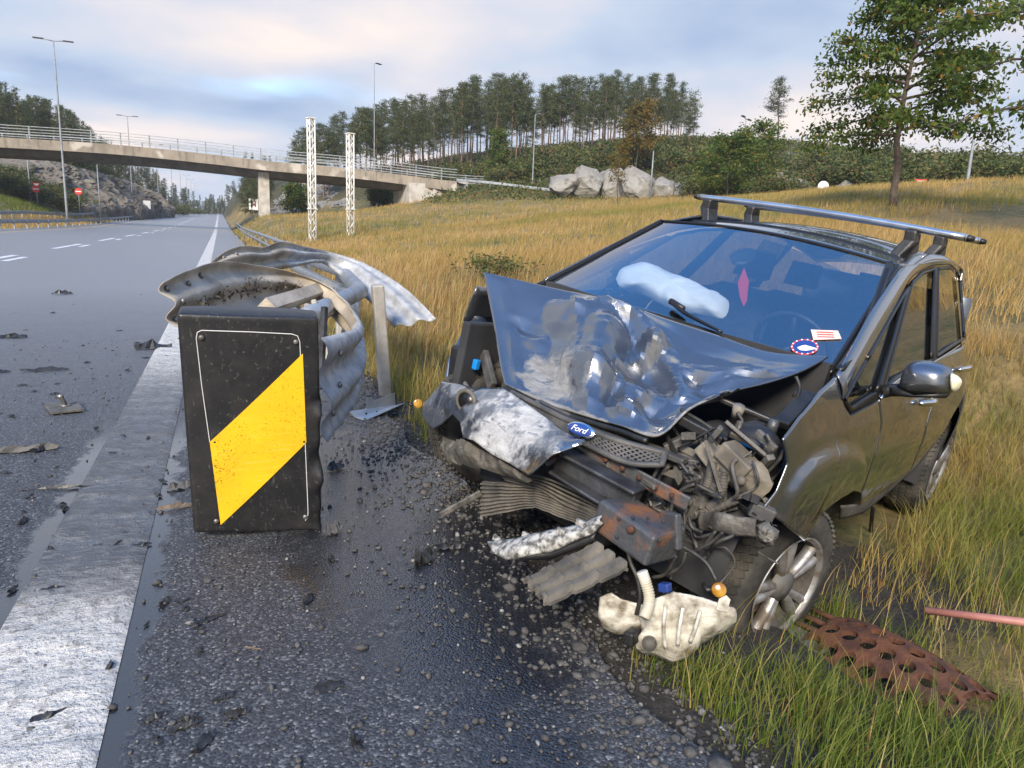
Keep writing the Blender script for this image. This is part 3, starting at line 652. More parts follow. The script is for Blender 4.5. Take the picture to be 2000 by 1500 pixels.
yy=np.concatenate([np.linspace(24,120,40),np.linspace(125,420,30)])
guardrail('median_guardrail',np.stack([np.full(70,-14.7),yy,prof(yy)+.02],1),'grey steel guardrail along the yellow line of the carriageway')
y2=yy+2; guardrail('median_guardrail',np.stack([np.full(70,-18.6),y2,tz(np.full(70,-18.6),y2)+.02],1),'grey steel guardrail behind the median grass strip',side=-1)
RP=spline([at(892,352,90),at(960,358,88),at(1060,370,87),at(1140,379,84)],24); RP[:,2]-=.55
guardrail('ramp_guardrail',RP,'silver guardrail following the ramp from the bridge end to the boulders',h=.75,step=3)
# ------------------------------------------------------------------ lamps
def lamp(base,H,label,arms=2,span=1.9,grp=None,az=0.,rr=.14):
    g=empty('street_lamp',tuple(base),az); tag(g,label,'street lamp',grp)
    z=np.linspace(-.3,H,9); mk('pole',*tubev(np.stack([0*z,0*z,z],1),np.linspace(rr,rr*.45,9),10),'galv_far',g)
    for s in ((1,-1) if arms==2 else (1,)):
        mk('arm',*tubev([(0,0,H),(s*span*.5,0,H+.12)],.05,6),'galv_far',g)
        c=(s*(span*.5+.45),0,H+.14); o=mk('lamp_head',boxv(c,(1.0,.34,.12)),BF,'grey_plastic',g,False); bev(o,.04)
    return g
for k in range(9):
    y=95+k*68.5; x=-15.9
    b=(x,y,float(prof(y))-.2); lamp(b,19.6,['tall double-armed lamp post standing before the bridge in the median','tall double-armed lamp post rising just behind the bridge'][k] if k<2 else 'distant double-armed lamp post in the row beyond the bridge',grp=None if k<2 else 'lamp posts in the median beyond the bridge')
def lamp_px(bx,by,ty,r,label,arms=1,span=.8,rr=.10):
    b=at(bx,by,r); t=at(bx,ty,r); b[2]=min(b[2],tz1(b[0],b[1])); return lamp(b,t[2]-b[2],label,arms,span,None,.6,rr)
lamp_px(731,338,124,108,'tall thin single lamp mast standing behind the bridge railing')
lamp_px(1040,358,224,93,'thin lamp post beside the boulders at the ramp')
lamp_px(1137,332,277,128,'short lamp post among the scrub in front of the pine wood')
lamp_px(1444,372,233,96,'lamp post half hidden by the bushy green tree',2,1.6)
lamp_px(1889,357,208,60,'lamp post behind the broadleaf tree on the grassy rise',2,1.6,.13)
for px,t,b,r,l in ((60,308,388,119,'thin grey pole in front of the left rock cut, under the bridge'),(195,322,402,128,'thin grey pole beside the lone no entry disc under the bridge'),(1270,295,386,80,'bare thin pole standing before the pale boulders')):
    p=at(px,b,r); q=at(px,t,r); p[2]=min(p[2],tz1(p[0],p[1])); o=mk('pole',*tubev([(0,0,-.2),(0,0,(q-p)[2]*.5),(0,0,(q-p)[2])],[.09,.08,.06],8),'galv_far'); o.location=p; tag(o,l,'pole')
# ------------------------------------------------------------------ lattice columns
def lattice(px,by,ty,r,label):
    b=at(px,by,r); t=at(px,ty,r); b[2]=tz1(b[0],b[1])-.05; Ht=t[2]-b[2]; g=empty('lattice_column',tuple(b),.35); tag(g,label,'column')
    w2=.145
    for sx in (-1,1):
        for sy in (-1,1): mk('corner_tube',*tubev([(sx*w2,sy*w2,0),(sx*w2,sy*w2,Ht)],.040,6),'white_steel',g)
    n=int(Ht/.42)
    for f in range(4):
        a=[(-1,-1),(1,-1),(1,1),(-1,1)]; p0,p1=np.array(a[f])*w2,np.array(a[(f+1)%4])*w2; m=MB()
        for i in range(n):
            z0,z1=Ht*i/n,Ht*(i+1)/n; q0,q1=(p0,p1) if i%2 else (p1,p0)
            m.tube([(*q0,z0),(*q1,z1)],.027,5)
        m.build('brace',"white_steel",g)
    for z in (.03,Ht*.27,Ht-.03): mk('collar_plate',boxv((0,0,z),(.42,.42,.05)),BF,'white_steel',g,False)
lattice(611,474,230,41,'taller white steel lattice column standing in the dry grass'); lattice(685,470,260,42.5,'shorter white steel lattice column standing in the dry grass')
# ------------------------------------------------------------------ signs
def sign(px,py,r,kind,label,size=.8,mat='white_sign'):
    c=at(px,py,r); gz=tz1(c[0],c[1]); g=empty('road_sign',(c[0],c[1],min(gz,c[2]-.8)),-.05 if px<1000 else -.5); tag(g,label,'sign'); h=c[2]-g.location.z
    mk('post',*tubev([(0,.05,-.3),(0,.05,h)],.04,6),'galv_far',g)
    def disc(rad,y,m,nm,n=28,ph=0): 
        O=[(rad*math.cos(2*math.pi*k/n+ph),y,h+rad*math.sin(2*math.pi*k/n+ph)) for k in range(n)]; return mk(nm,*prism(O,(0,.02,0)),m,g,False)
    if kind=='noentry':
        disc(size/2,0,'red_sign','disc'); mk('white_bar',boxv((0,-.012,h),(size*.7,.016,size*.17)),BF,'white_sign',g,False)
    elif kind=='yield':
        disc(size*.62,0,'red_sign','triangle',3,-math.pi/2); disc(size*.38,-.024,'white_sign','white_field',3,-math.pi/2)
    elif kind=='round': disc(size/2,0,mat,'disc')
    else:
        mk('panel',boxv((0,0,h),(size,.03,size*1.25)),BF,mat,g,False)
        if kind=='arrows':
            mk('black_arrow',boxv((-size*.16,-.022,h),(size*.12,.01,size*.8)),BF,'black_trim',g,False)
            mk('black_arrow_head',*prism([(-size*.30,-.03,h+size*.28),(-size*.02,-.03,h+size*.28),(-size*.16,-.03,h+size*.5)],(0,.01,0)),'black_trim',g,False)
            mk('red_bar',boxv((size*.2,-.022,h),(size*.14,.01,size*.6)),BF,'red_sign',g,False)
    return g
sign(70,369,117,'noentry','red no entry disc beneath a small white triangle by the slip road',.95)
sign(153,374,121,'noentry','red no entry disc standing alone before the left rock cut',.95)
sign(71,361,117.6,'yield','small white and red triangle above the red disc by the slip road',.9)
sign(287,400,165,'panel','plain pale board beside the lamp post row left of the carriageway',1.3,'white_sign')
sign(495,399,118,'arrows','white lane sign with black arrow and red bar right of the carriageway',1.3)
sign(1798,357,58,'yield','red bordered give way triangle on the grassy rise',.75)
sign(1608,364,72,'round','plain grey back of a round sign at the top of the meadow',.95,'white_sign')
# ------------------------------------------------------------------ rocks
def rockmesh(name,n,seed,mat,cuts=30,sub=4):
    import bmesh
    bm=bmesh.new(); bmesh.ops.create_icosphere(bm,subdivisions=sub,radius=1)
    rg=np.random.default_rng(seed); V=np.array([v.co[:] for v in bm.verts])
    V=np.sign(V)*np.abs(V)**.62
    for k in range(cuts):
        d=rg.normal(size=3); d/=np.linalg.norm(d); h=rg.uniform(.62,.98); s=V@d; V-=np.clip(s-h,0,None)[:,None]*d
    V*=1+.10*vnoise(V,2.5,seed%9)[:,None]+.05*np.abs(vnoise(V,7,(seed+2)%9))[:,None]
    for v,c in zip(bm.verts,V): v.co=c
    me=bpy.data.meshes.new(name); bm.to_mesh(me); bm.free(); me.polygons.foreach_set('use_smooth',[False]*len(me.polygons)); me.materials.append(MAT(mat)); return me
def rock_px(x0,x1,y0,y1,r,seed,label,mat='rock_pale',grp=None,name='boulder'):
    a=at(x0,y1,r); b=at(x1,y1,r); t=at((x0+x1)/2,y0,r); c=(a+b)/2; wd=np.linalg.norm(b-a); ht=t[2]-c[2]
    o=bpy.data.objects.new(name,rockmesh(name,0,seed,mat)); COL.objects.link(o); o.location=(c[0],c[1],c[2]+ht*.32); o.scale=(wd*.66,wd*.55,ht*.82); o.rotation_euler=(0,0,math.atan2((b-a)[1],(b-a)[0])); tag(o,label,'rock',grp)
for k,(a,b,c,d) in enumerate([(1072,1125,343,374),(1112,1176,333,378),(1168,1218,334,381),(1208,1276,331,384),(1268,1314,344,386),(1302,1362,360,390)]):
    rock_px(a,b,c,d,82+k%3,20+k,['low pale rock where the ramp guardrail meets the boulders','rounded pale boulder with a smooth front by the ramp','narrow pale boulder wedged in the middle of the rock row','largest pale blocky boulder of the rock row','cracked pale boulder beside the bare thin pole','low broken rubble rock ending the boulder row'][k])
for k,(a,b,c,d) in enumerate([(1432,1456,350,380),(1478,1500,355,378),(1510,1530,335,352),(1512,1572,350,377),(1634,1664,354,370),(1400,1420,362,382)]):
    rock_px(a,b,c,d,78,40+k,'grey boulder showing between the shrubs above the meadow',grp='boulders among the shrubs')
def cliff(name,top,base,mat,seed,depth=2.2):
    tp=[at(*p) for p in top]; bs=[at(*p) for p in base]; nu,nv=380,30
    P=coons(bs,tp,[bs[0],tp[0]],[bs[-1],tp[-1]],nu,nv).reshape(nu,nv,3)
    n=np.array([-np.array(bs[-1]-bs[0])[1],(bs[-1]-bs[0])[0],0]); n/=np.linalg.norm(n)
    if n@(-bs[0])<0: n=-n
    u=np.linspace(0,1,nu)[:,None]; v=np.linspace(0,1,nv)[None]
    ph=vnoise(P,.35,seed); blk=np.round(2.2*vnoise(P*[1,1,.16],.7,seed+1))/2.2
    off=depth*(.45*ph+.55*blk+.25*vnoise(P,2.0,seed+2))*np.sin(np.pi*np.clip(v*.9+.05,0,1))**.5-depth*1.2*v
    Q=P+off[...,None]*n; Q=np.concatenate([Q,(Q[:,-1]-n*14+np.array([0,0,1.]))[:,None]],1); Q[:,0,2]-=2
    return struct(mk(name,Q.reshape(-1,3),gridf(nu,nv+1),mat,smooth=False))
cliff('rock_cut',[(20,318,134),(75,306,135),(130,312,137),(200,330,144),(262,345,162),(330,378,212)],[(20,388,126),(75,400,127),(130,405,129),(200,409,136),(270,411,154),(335,413,204)],'rock_dark',1,3.0)
cliff('rock_cut',[(522,385,122),(548,357,124),(610,350,126),(700,352,124),(770,360,118),(800,372,112)],[(522,417,114),(560,416,114),(620,414,114),(700,406,110),(770,398,106),(800,394,104)],'rock_pale',3,2.4)
# ------------------------------------------------------------------ trees
def leafcloud(C,n,sz,spread,rg,droop=0,asp=.5):
    """n two-triangle leaves around each clump centre"""
    m=len(C)*n; c=np.repeat(C,n,0)+rg.normal(size=(m,3))*np.asarray(spread)
    a=rg.normal(size=(m,3)); a[:,2]=a[:,2]*.6-droop; a/=np.linalg.norm(a,axis=1)[:,None]
    b=np.cross(a,rg.normal(size=(m,3))); b/=np.linalg.norm(b,axis=1)[:,None]; s=(sz*rg.uniform(.6,1.3,m))[:,None]
    V=np.stack([c,c+a*s*.5+b*s*asp*.5,c+a*s,c+a*s*.5-b*s*asp*.5],1).reshape(-1,3)
    i=np.arange(m)[:,None]*4; Fc=np.concatenate([i+[0,1,2],i+[0,2,3]],0)
    return V,Fc,np.repeat(np.clip(rg.normal(.5,.22,m)+np.repeat(rg.normal(0,.16,len(C)),n),0,.97),4)
def pine_mesh(seed,H=15,kind='pine'):
    rg=np.random.default_rng(seed); m=MB(); x=np.cumsum(rg.normal(0,.10,9)); y=np.cumsum(rg.normal(0,.10,9)); z=np.linspace(-.5,H,9)
    T=np.stack([x-x[0],y-y[0],z],1); m.add(*tubev(T,np.linspace(.19,.035,9),7))
    C=[]
    if kind=='pine':
        cb=rg.uniform(.26,.5); nb=46
        for k in range(nb):
            h=H*(cb+(1-cb)*(k/nb)**.85); f=(h/H-cb)/(1-cb); ln=rg.uniform(.6,1.25)*2.5*(1-f)**.62*(.45+.55*min(1,f*4))+.25
            az=rg.uniform(0,6.28); p0=np.array([np.interp(h,z,T[:,0]),np.interp(h,z,T[:,1]),h]); up=rg.uniform(-.05,.45)
            p1=p0+np.array([math.cos(az)*ln,math.sin(az)*ln,ln*up]); m.add(*tubev([p0,p1],[.05,.015],4,False))
            for q in np.linspace(.4,1,max(2,int(ln*2.2))): C.append(p0+(p1-p0)*q+rg.normal(0,.12,3))
        for k in range(5):
            h=H*rg.uniform(.2,cb); az=rg.uniform(0,6.28); p0=np.array([np.interp(h,z,T[:,0]),np.interp(h,z,T[:,1]),h]); m.add(*tubev([p0,p0+[math.cos(az)*.9,math.sin(az)*.9,-.1]],[.03,.01],4,False))
        C.append(T[-1]); cl=leafcloud(np.array(C),26,.34,(.34,.34,.17),rg,0,.32)
    else:
        for k in range(44):
            f=(k+.5)/44; h=H*(.10+.9*f); ln=2.5*(1-f)**.9*rg.uniform(.75,1.15)+.15; az=rg.uniform(0,6.28)
            p0=np.array([np.interp(h,z,T[:,0]),np.interp(h,z,T[:,1]),h]); p1=p0+np.array([math.cos(az)*ln,math.sin(az)*ln,-.25*ln])
            for q in np.linspace(.25,1,max(2,int(ln*2.4))): C.append(p0+(p1-p0)*q)
        C.append(T[-1]); cl=leafcloud(np.array(C),20,.38,(.26,.26,.16),rg,.4,.35)
    return m,cl
def broad_mesh(seed,H,R,cb,nleaf,sz,dens=24,droop=.7,tr=.09,asp=.5):
    rg=np.random.default_rng(seed); m=MB(); z=np.linspace(-.3,H*.93,10); x=np.cumsum(rg.normal(.02,.05,10)); y=np.cumsum(rg.normal(0,.05,10))
    T=np.stack([x-x[0],y-y[0],z],1); m.add(*tubev(T,np.linspace(tr,.015,10),9)); C=[]
    for k in range(dens):
        f=(k+rg.uniform(0,.9))/dens; h=H*(cb+(.93-cb)*f); ln=R*(.35+.65*math.sin(math.pi*min(1,(.30+.70*f)))**.8)*rg.uniform(.7,1.12)
        az=k*2.4+rg.uniform(-.5,.5); up=.10+.55*f; p0=np.array([np.interp(h,z,T[:,0]),np.interp(h,z,T[:,1]),h])
        B=[p0+np.array([math.cos(az)*ln*q,math.sin(az)*ln*q,ln*(up*q-.22*q*q)])+rg.normal(0,.05*q,3) for q in np.linspace(0,1,6)]
        m.add(*tubev(B,np.linspace(.035,.008,6)*(tr/.09),5,False))
        for q in np.linspace(.28,1,7):
            b=np.array([np.interp(q*5,range(6),[w_[i] for w_ in B]) for i in range(3)])
            for s in range(2):
                a2=az+rg.uniform(-1.3,1.3); l2=ln*.34*rg.uniform(.3,1)*(1.1-q*.5); e=b+np.array([math.cos(a2)*l2,math.sin(a2)*l2,rg.uniform(-.15,.25)*l2])
                m.add(*tubev([b,e],[.008,.004],3,False)); C+= [b+(e-b)*.55,e]
    C.append(T[-1]); C=np.array(C)
    return m,leafcloud(C,nleaf,sz,(sz*1.25,sz*1.25,sz*.9),rg,droop,asp)
def tree(name,label,loc,mm,bark,leaf,grp=None,rz=0,sc=1.,cat='tree'):
    g=empty(name,tuple(loc),rz); g.scale=(sc,sc,sc); tag(g,label,cat,grp); m,(V,Fc,t)=mm
    if m.v: m.build('trunk',bark,g,True)
    mk('crown',V,Fc,leaf,g,False,{'tint':t}); return g
def far_forest(spots,protos,label,grp):
    for i,(loc,H,k) in enumerate(spots):
        pr=protos[k%len(protos)]
        if not pr.get('used'): pr['used']=True; pr['o'].location=loc; pr['o'].scale=(H/15,)*3; pr['o'].rotation_euler=(0,0,i*1.7); pr['o']['label']=label; pr['o']['group']=grp
        else: dup(pr['o'],loc,i*1.7,(H/15*random.uniform(.9,1.1),)*2+(H/15,),label,grp)
pines=[{'o':tree('pine_tree','tall slender pine in the wood above the boulders',(0,0,0),pine_mesh(s),'bark_pine','pine_leaf','pines of the hilltop wood')} for s in (1,2,3,4,5,6)]
skx=[560,580,650,700,760,830,900,960,1020,1060,1130,1200,1240,1300,1345]; sky_=[290,265,235,212,190,182,160,150,152,165,145,143,150,152,172]
sp=[]
for i in range(150):
    px=565+780*((i%75+random.uniform(0,.9))/75); r=random.uniform(116,140) if i<75 else random.uniform(138,172); b=at(px,400,r); z=tz1(b[0],b[1]); top=np.interp(px,skx,sky_)+random.choice((-8,0,4,12,22,36,55))
    H=at(px,top,r)[2]-z
    if H<5: H=7
    sp.append(((b[0],b[1],z-.2),H,random.randrange(6)))
far_forest(sp,pines,'tall slender pine in the wood above the boulders','pines of the hilltop wood')
spr=[{'o':tree('conifer_tree','dark conifer on the wooded hill left of the motorway',(0,0,0),pine_mesh(s,15,k),'bark_pine','pine_leaf','conifers on the left hill')} for s,k in ((11,'spruce'),(12,'pine'),(13,'spruce'),(14,'pine'),(15,'spruce'))]
sp=[]
lsx=[-60,0,30,70,120,170,200,260,330,400,430]; lsy=[125,142,160,185,195,225,262,300,345,385,400]
for i in range(190):
    px=-60+500*((i+random.uniform(0,.9))/190); r=random.uniform(142,200)+max(0,px-150)*.8; b=at(px,400,r); z=tz1(b[0],b[1])
    top=np.interp(px,lsx,lsy)+random.choice((0,6,14,24,40,60)); H=at(px,top,r)[2]-z; H=min(max(H,6),22)
    sp.append(((b[0],b[1],z-.3),H,random.randrange(5)))
far_forest(sp,spr,'dark conifer on the wooded hill left of the motorway','conifers on the left hill')
sp=[]
for i in range(26):
    px=random.uniform(400,470); r=random.uniform(330,560); b=at(px,400,r); z=tz1(b[0],b[1]); sp.append(((b[0],b[1],z-.3),random.uniform(7,11),random.randrange(5)))
for i in range(12):
    px=random.uniform(486,530); r=random.uniform(170,230); b=at(px,400,r); sp.append(((b[0],b[1],tz1(b[0],b[1])-.3),random.uniform(6,10),random.randrange(5)))
for i in range(22):
    px=random.uniform(474,532); r=random.uniform(112,160); b=at(px,400,r); sp.append(((b[0],b[1],tz1(b[0],b[1])-.3),random.uniform(4,7.5),random.randrange(5)))
far_forest(sp,spr,'far conifer where the motorway disappears between the hills','conifers at the end of the motorway')
b=onground(1734,25); 
tree('broadleaf_tree','green broadleaf tree with a bare brown trunk on the grassy rise',b,broad_mesh(21,6.6,2.6,.30,17,.15,38,.8,.12),'bark_grey','broad_leaf',rz=2.7)
b=at(2150,420,19); b[2]=tz1(b[0],b[1]); tree('broadleaf_tree','sparse dark-leaved tree reaching in past the broadleaf tree',b,broad_mesh(22,8.2,2.9,.30,8,.17,26,.6,.12),'bark_grey','broad_leaf')
b=onground(1408,74); tree('broadleaf_tree','bushy bright green tree in front of the heather slope',b,broad_mesh(23,at(1408,262,74)[2]-b[2],3.0,.10,12,.30,24,.3,.10),'bark_grey','broad_leaf')
b=onground(1465,78); tree('broadleaf_tree','loose pale green tree beside the bushy green tree',b,broad_mesh(24,at(1465,235,78)[2]-b[2],2.6,.2,7,.28,22,.3,.10),'bark_grey','broad_leaf')
b=onground(1199,56); tree('young_tree','thin sapling with a few brown leaves in the meadow',b,broad_mesh(25,at(1199,262,56)[2]-b[2],.8,.35,4,.14,16,.3,.05),'bark_grey','autumn_leaf')
b=onground(1232,100); tree('broadleaf_tree','yellowing broadleaf tree at the foot of the pine wood',b,broad_mesh(26,at(1232,196,100)[2]-b[2],2.6,.3,9,.35,22,.3,.10),'bark_grey','autumn_leaf')
b=onground(965,104); tree('broadleaf_tree','fresh green round tree in front of the pine trunks',b,broad_mesh(27,at(965,250,104)[2]-b[2],1.4,.1,10,.32,18,.3,.08),'bark_grey','broad_leaf')
b=onground(1497,158); tree('pine_tree','lone pine with bare lower trunk on the skyline',b,pine_mesh(8,max(9,at(1497,154,158)[2]-b[2])),'bark_pine','pine_leaf')
b=onground(1328,135); tree('birch_tree','nearly bare crooked birch at the edge of the pine wood',b,broad_mesh(28,at(1328,172,135)[2]-b[2],1.8,.55,2,.25,14,.2,.10),'bark_dead','broad_leaf')
for px,r,top,lb in ((578,112,360,'round dark bush on the rock face beside the lattice column'),(742,104,368,'dark bush under the bridge end beside the abutment'),):
    b=at(px,412 if px<700 else 398,r); tree('round_bush',lb,b,broad_mesh(int(px),at(px,top,r)[2]-b[2],1.7,.08,11,.32,18,.3,.08),'bark_grey','broad_leaf',cat='bush')
shr=[{'o':tree('shrub','low green shrub on the heather slope below the wood',(0,0,0),(MB(),leafcloud(np.random.default_rng(s).normal(size=(60,3))*[5,5,2.2]+[0,0,5.5],26,1.5,(1.6,1.6,1.2),np.random.default_rng(s),-.3,.5)),'bark_grey','scrub_leaf','shrubs on the heather slope',cat='shrub')} for s in (31,32,33)]
sp=[]
for i in range(150):
    px=random.uniform(640,2000); r=random.uniform(98,122) if px<1350 else random.uniform(72,125); b=at(px,400,r); z=tz1(b[0],b[1])
    if z<5.5 or (px<850 and r<130): continue
    sp.append(((b[0],b[1],z-.2),random.uniform(2.0,4.4),random.randrange(3)))
far_forest(sp,shr,'low green shrub on the heather slope below the wood','shrubs on the heather slope')
sp=[]
for i in range(45):
    px=random.uniform(-20,400); r=random.uniform(119,136)+max(0,px-120)*.5; b=at(px,400,r); z=tz1(b[0],b[1])+random.uniform(0,1); sp.append(((b[0],b[1],z),random.uniform(2,3.6),random.randrange(3)))
far_forest(sp,shr,'low green shrub below the wooded hill left of the motorway','shrubs below the left hill')
# heather cover on the far slope
n=9000; px=RNG.uniform(600,2150,n); r=RNG.uniform(84,170,n); q=np.array([at(a,400,c) for a,c in zip(px,r)]); zz=tz(q[:,0],q[:,1]); ok=(zz>5.6)&((px>850)|(r>134))
C=np.stack([q[:,0],q[:,1],zz+.15],1)[ok]; V,Fc,t=leafcloud(C,9,.42,(.55,.55,.22),RNG,-.5,.5); struct(mk('heather_cover',V,Fc,'scrub_leaf',None,False,{'tint':t}),'stuff')
n=4500; px=RNG.uniform(-80,420,n); r=RNG.uniform(120,240,n); q=np.array([at(a,400,c) for a,c in zip(px,r)]); zz=tz(q[:,0],q[:,1]); ok=q[:,0]<-24
C=np.stack([q[:,0],q[:,1],zz+.2],1)[ok]; V,Fc,t=leafcloud(C,8,.6,(.8,.8,.3),RNG,-.5,.5); struct(mk('hillside_undergrowth',V,Fc,'scrub_leaf',None,False,{'tint':t}),'stuff')
# bramble patches and flowering weeds on the mound
C=[]
for i in range(420):
    px_=RNG.uniform(840,1180); r_=RNG.uniform(78,92); b=at(px_,400,r_); C.append((b[0],b[1],tz1(b[0],b[1])+.12))
V,Fc,t=leafcloud(np.array(C),12,.3,(.5,.5,.15),RNG,-.3,.5); struct(mk('mound_ground_cover',V,Fc,'scrub_leaf',None,False,{'tint':t}),'stuff')
for k,(px,r) in enumerate(((985,13.2),(960,13.8))):
    b=onground(px,r); rg=np.random.default_rng(60+k); m=MB(); C=[]
    for i in range(26):
        e=np.array([rg.normal(0,.34),rg.normal(0,.2),rg.uniform(.25,.5)]); m.add(*tubev([e*[.6,.6,0],e*[.85,.85,.6],e],.006,3,False)); C+=[e*.9,e*.75,e*.6]
    g=tree('weed_clump',['green leafy weed clump with brown seed heads in the meadow','smaller green weed clump beside the leafy weed clump'][k],b,(m,leafcloud(np.array(C),9,.085,(.06,.06,.08),rg,-.2,.4)),'bark_grey','scrub_leaf',cat='plant')
# hillside wire fence
g=None; fp=[(1500,306,104),(1540,308,104),(1585,322,102),(1620,326,101),(1652,330,100),(1712,332,97),(1770,336,95),(1806,338,94),(1840,338,92),(1918,341,90),(1962,342,88),(2010,340,86)]
FP=[at(*p) for p in fp]; g=empty('wire_fence',tuple(FP[0])); tag(g,'thin wire fence on grey posts across the heather slope','fence')
for p in FP: mk('post',boxv(p-FP[0]+[0,0,-.6],(.09,.09,3.0)),BF,'galv_far',g,False)
for h in (-.5,.1,.7): mk('wire',*tubev([p-FP[0]+[0,0,h] for p in FP],.012,4),'galv_far',g)
# ------------------------------------------------------------------ hazard marker panel
ms=[at(345,612,2.93),at(622,620,2.93),at(630,1035,3.06),at(378,1042,3.06)]      # TL TR BR BL
mo=(ms[2]+ms[3])/2; mk_=empty('hazard_marker',tuple(mo)); tag(mk_,'black box marker panel with a broad yellow diagonal stripe','marker panel')
TL,TR,BR,BL=[p-mo for p in ms]; mn=np.cross(TR-TL,BL-TL); mn/=np.linalg.norm(mn)
if mn@(-mo)>0: mn=-mn                                   # mn points away from the camera
def mp(u,v,d=0): return (TL*(1-u)+TR*u)*(1-v)+(BL*(1-u)+BR*u)*v+mn*d
nu,nv=26,36; V=[]
for d_ in (0,1):
    for i in range(nu):
        for j in range(nv):
            u,v=i/(nu-1),j/(nv-1)
            if d_==0: q=mp(u,v,0)+ mn*(-.008*math.sin(math.pi*u))
            else: q=mp(u,v,.17*(.55+.45*math.sin(math.pi*min(1,max(0,.15+.7*u)))))
            if u>.9 and v>.35: q=q+mn*.018*(math.sin(v*23)+math.sin(v*41))*(u-.9)*10+(TR-TL)*.010*(math.sin(v*19)+.6*math.sin(v*37))*(u-.9)*10
            V.append(q)
g0=gridf(nu,nv); n=nu*nv; Fc=[f[::-1] for f in g0]+[tuple(i+n for i in f) for f in g0]
for i in range(nu-1):
    for j in (0,nv-1): a,b=i*nv+j,(i+1)*nv+j; Fc.append((a,b,b+n,a+n) if j==0 else (b,a,a+n,b+n))
for j in range(nv-1):
    for i in (0,nu-1): a,b=i*nv+j,i*nv+j+1; Fc.append((b,a,a+n,b+n) if i==0 else (a,b,b+n,a+n))
bev(mk('housing',V,Fc,'marker_black',mk_,True),.012,2)
def sheet(name,uv,d,mat,th=.0015):
    O=[mp(u,v,d-.0085*math.sin(math.pi*u)) for u,v in uv]; return mk(name,*prism(O,mn*th),mat,mk_,False)
ST=[(.875,.155),(.885,.56),(.205,.955),(.165,.555)]
# stripe follows the bowed face: strips of quads
def facegrid(name,f0,f1,n,mat,d):
    V=[];
    for k in range(n):
        t=k/(n-1); a,b=f0(t),f1(t)
        for s in (0,1):
            u,v=(a,b)[s]; V.append(mp(u,v,d-.0085*math.sin(math.pi*u)))
    return solid(mk(name,V,[(2*k,2*k+1,2*k+3,2*k+2) for k in range(n-1)],mat,mk_,False),.001)
lerp=lambda a,b,t:(a[0]+(b[0]-a[0])*t,a[1]+(b[1]-a[1])*t)
facegrid('yellow_stripe',lambda t:lerp((.165,.555),(.875,.155),t),lambda t:lerp((.205,.955),(.885,.56),t),14,'yellow_film',-.004)
OUT=[(.12,.10),(.13,.075),(.16,.066),(.5,.066),(.80,.072),(.84,.08),(.855,.105),(.875,.5),(.885,.90),(.88,.935),(.86,.945)]
m=MB(); m.add(*tubev([mp(u,v,-.0105*math.sin(math.pi*u)-.001) for u,v in OUT],.0016,5)); m.add(*tubev([mp(u,v,-.0105*math.sin(math.pi*u)-.001) for u,v in [(.12,.10),(.135,.3),(.165,.555)]],.0016,5)); m.build('white_border','white_film',mk_)
def boltat(p,nrm,rad,name,parent,mat='bolt'):
    nrm=np.asarray(nrm,float)/np.linalg.norm(nrm); return mk(name,*tubev([p,p-nrm*rad*.55,p-nrm*rad*.9],[rad,rad,rad*.55],12),mat,parent)
for u,v in ((.155,.095),(.825,.105),(.86,.925),(.175,.935)): boltat(mp(u,v,-.006),mn,.0105,'bolt',mk_)
for u,v in ((.20,.555),(.865,.555)): boltat(mp(u,v,-.009),mn,.004,'rivet',mk_,'black_trim')
# ------------------------------------------------------------------ wrecked guardrail
wr=at(740,770,5.9); wr[2]=0; gr=empty('wrecked_guardrail',tuple(wr)); tag(gr,'wrecked galvanised pipe guardrail with torn beams curled behind the marker panel','guardrail')
A=lambda px,py,r: at(px,py,r)-wr
def ribbon(name,top,bot,amp,mat,waves=2,nu=70,nv=22,crump=.01,par=gr,th=.004,mat2=None,split=.5):
    t=spline([A(*p) for p in top],nu); b=spline([A(*p) for p in bot],nu); V=[]
    T=np.gradient((t+b)/2,axis=0); W=b-t; Nn=np.cross(T,W); Nn/=np.linalg.norm(Nn,axis=1)[:,None]+1e-9
    for i in range(nu):
        for j in range(nv):
            v=j/(nv-1); p=t[i]+W[i]*v; V.append(p+Nn[i]*amp*math.sin(v*waves*2*math.pi)+Nn[i]*crump*float(vnoise(p,9,4)))
    o=mk(name,V,gridf(nu,nv),mat,par,True)
    if mat2:
        o.data.materials.append(MAT(mat2)); idx=np.zeros(len(o.data.polygons),np.int32); idx[:int(split*(nu-1))*(nv-1)]=1; o.data.polygons.foreach_set('material_index',idx)
    solid(o,th); return o,np.array(V).reshape(nu,nv,3),Nn
b1,G1,N1=ribbon('torn_beam',[(318,552,3.55),(368,528,3.85),(432,511,4.3),(500,518,4.75),(575,533,5.0),(640,560,4.95),(690,612,4.5),(695,640,4.0),(628,660,3.28)],
    [(347,662,3.55),(400,655,3.85),(460,634,4.3),(517,609,4.75),(575,588,5.05),(645,612,5.05),(706,690,4.6),(702,770,4.05),(640,864,3.30)],.030,'galv_white',2,96,22,.006,mat2='galv_inside',split=.66)
b2,G2,N2=ribbon('torn_beam',[(413,510,4.8),(447,488,5.0),(480,480,5.3),(515,483,5.7),(552,472,6.1),(600,483,6.5),(645,492,6.9),(715,516,6.9),(790,562,6.4),(852,622,6.05)],
    [(440,527,4.8),(470,532,5.0),(500,531,5.3),(528,528,5.7),(565,523,6.1),(612,514,6.5),(640,520,6.75),(690,560,6.55),(735,602,6.3),(770,640,6.05)],.026,'galv_white',2,80,20,.007,mat2='galv_inside',split=.42)
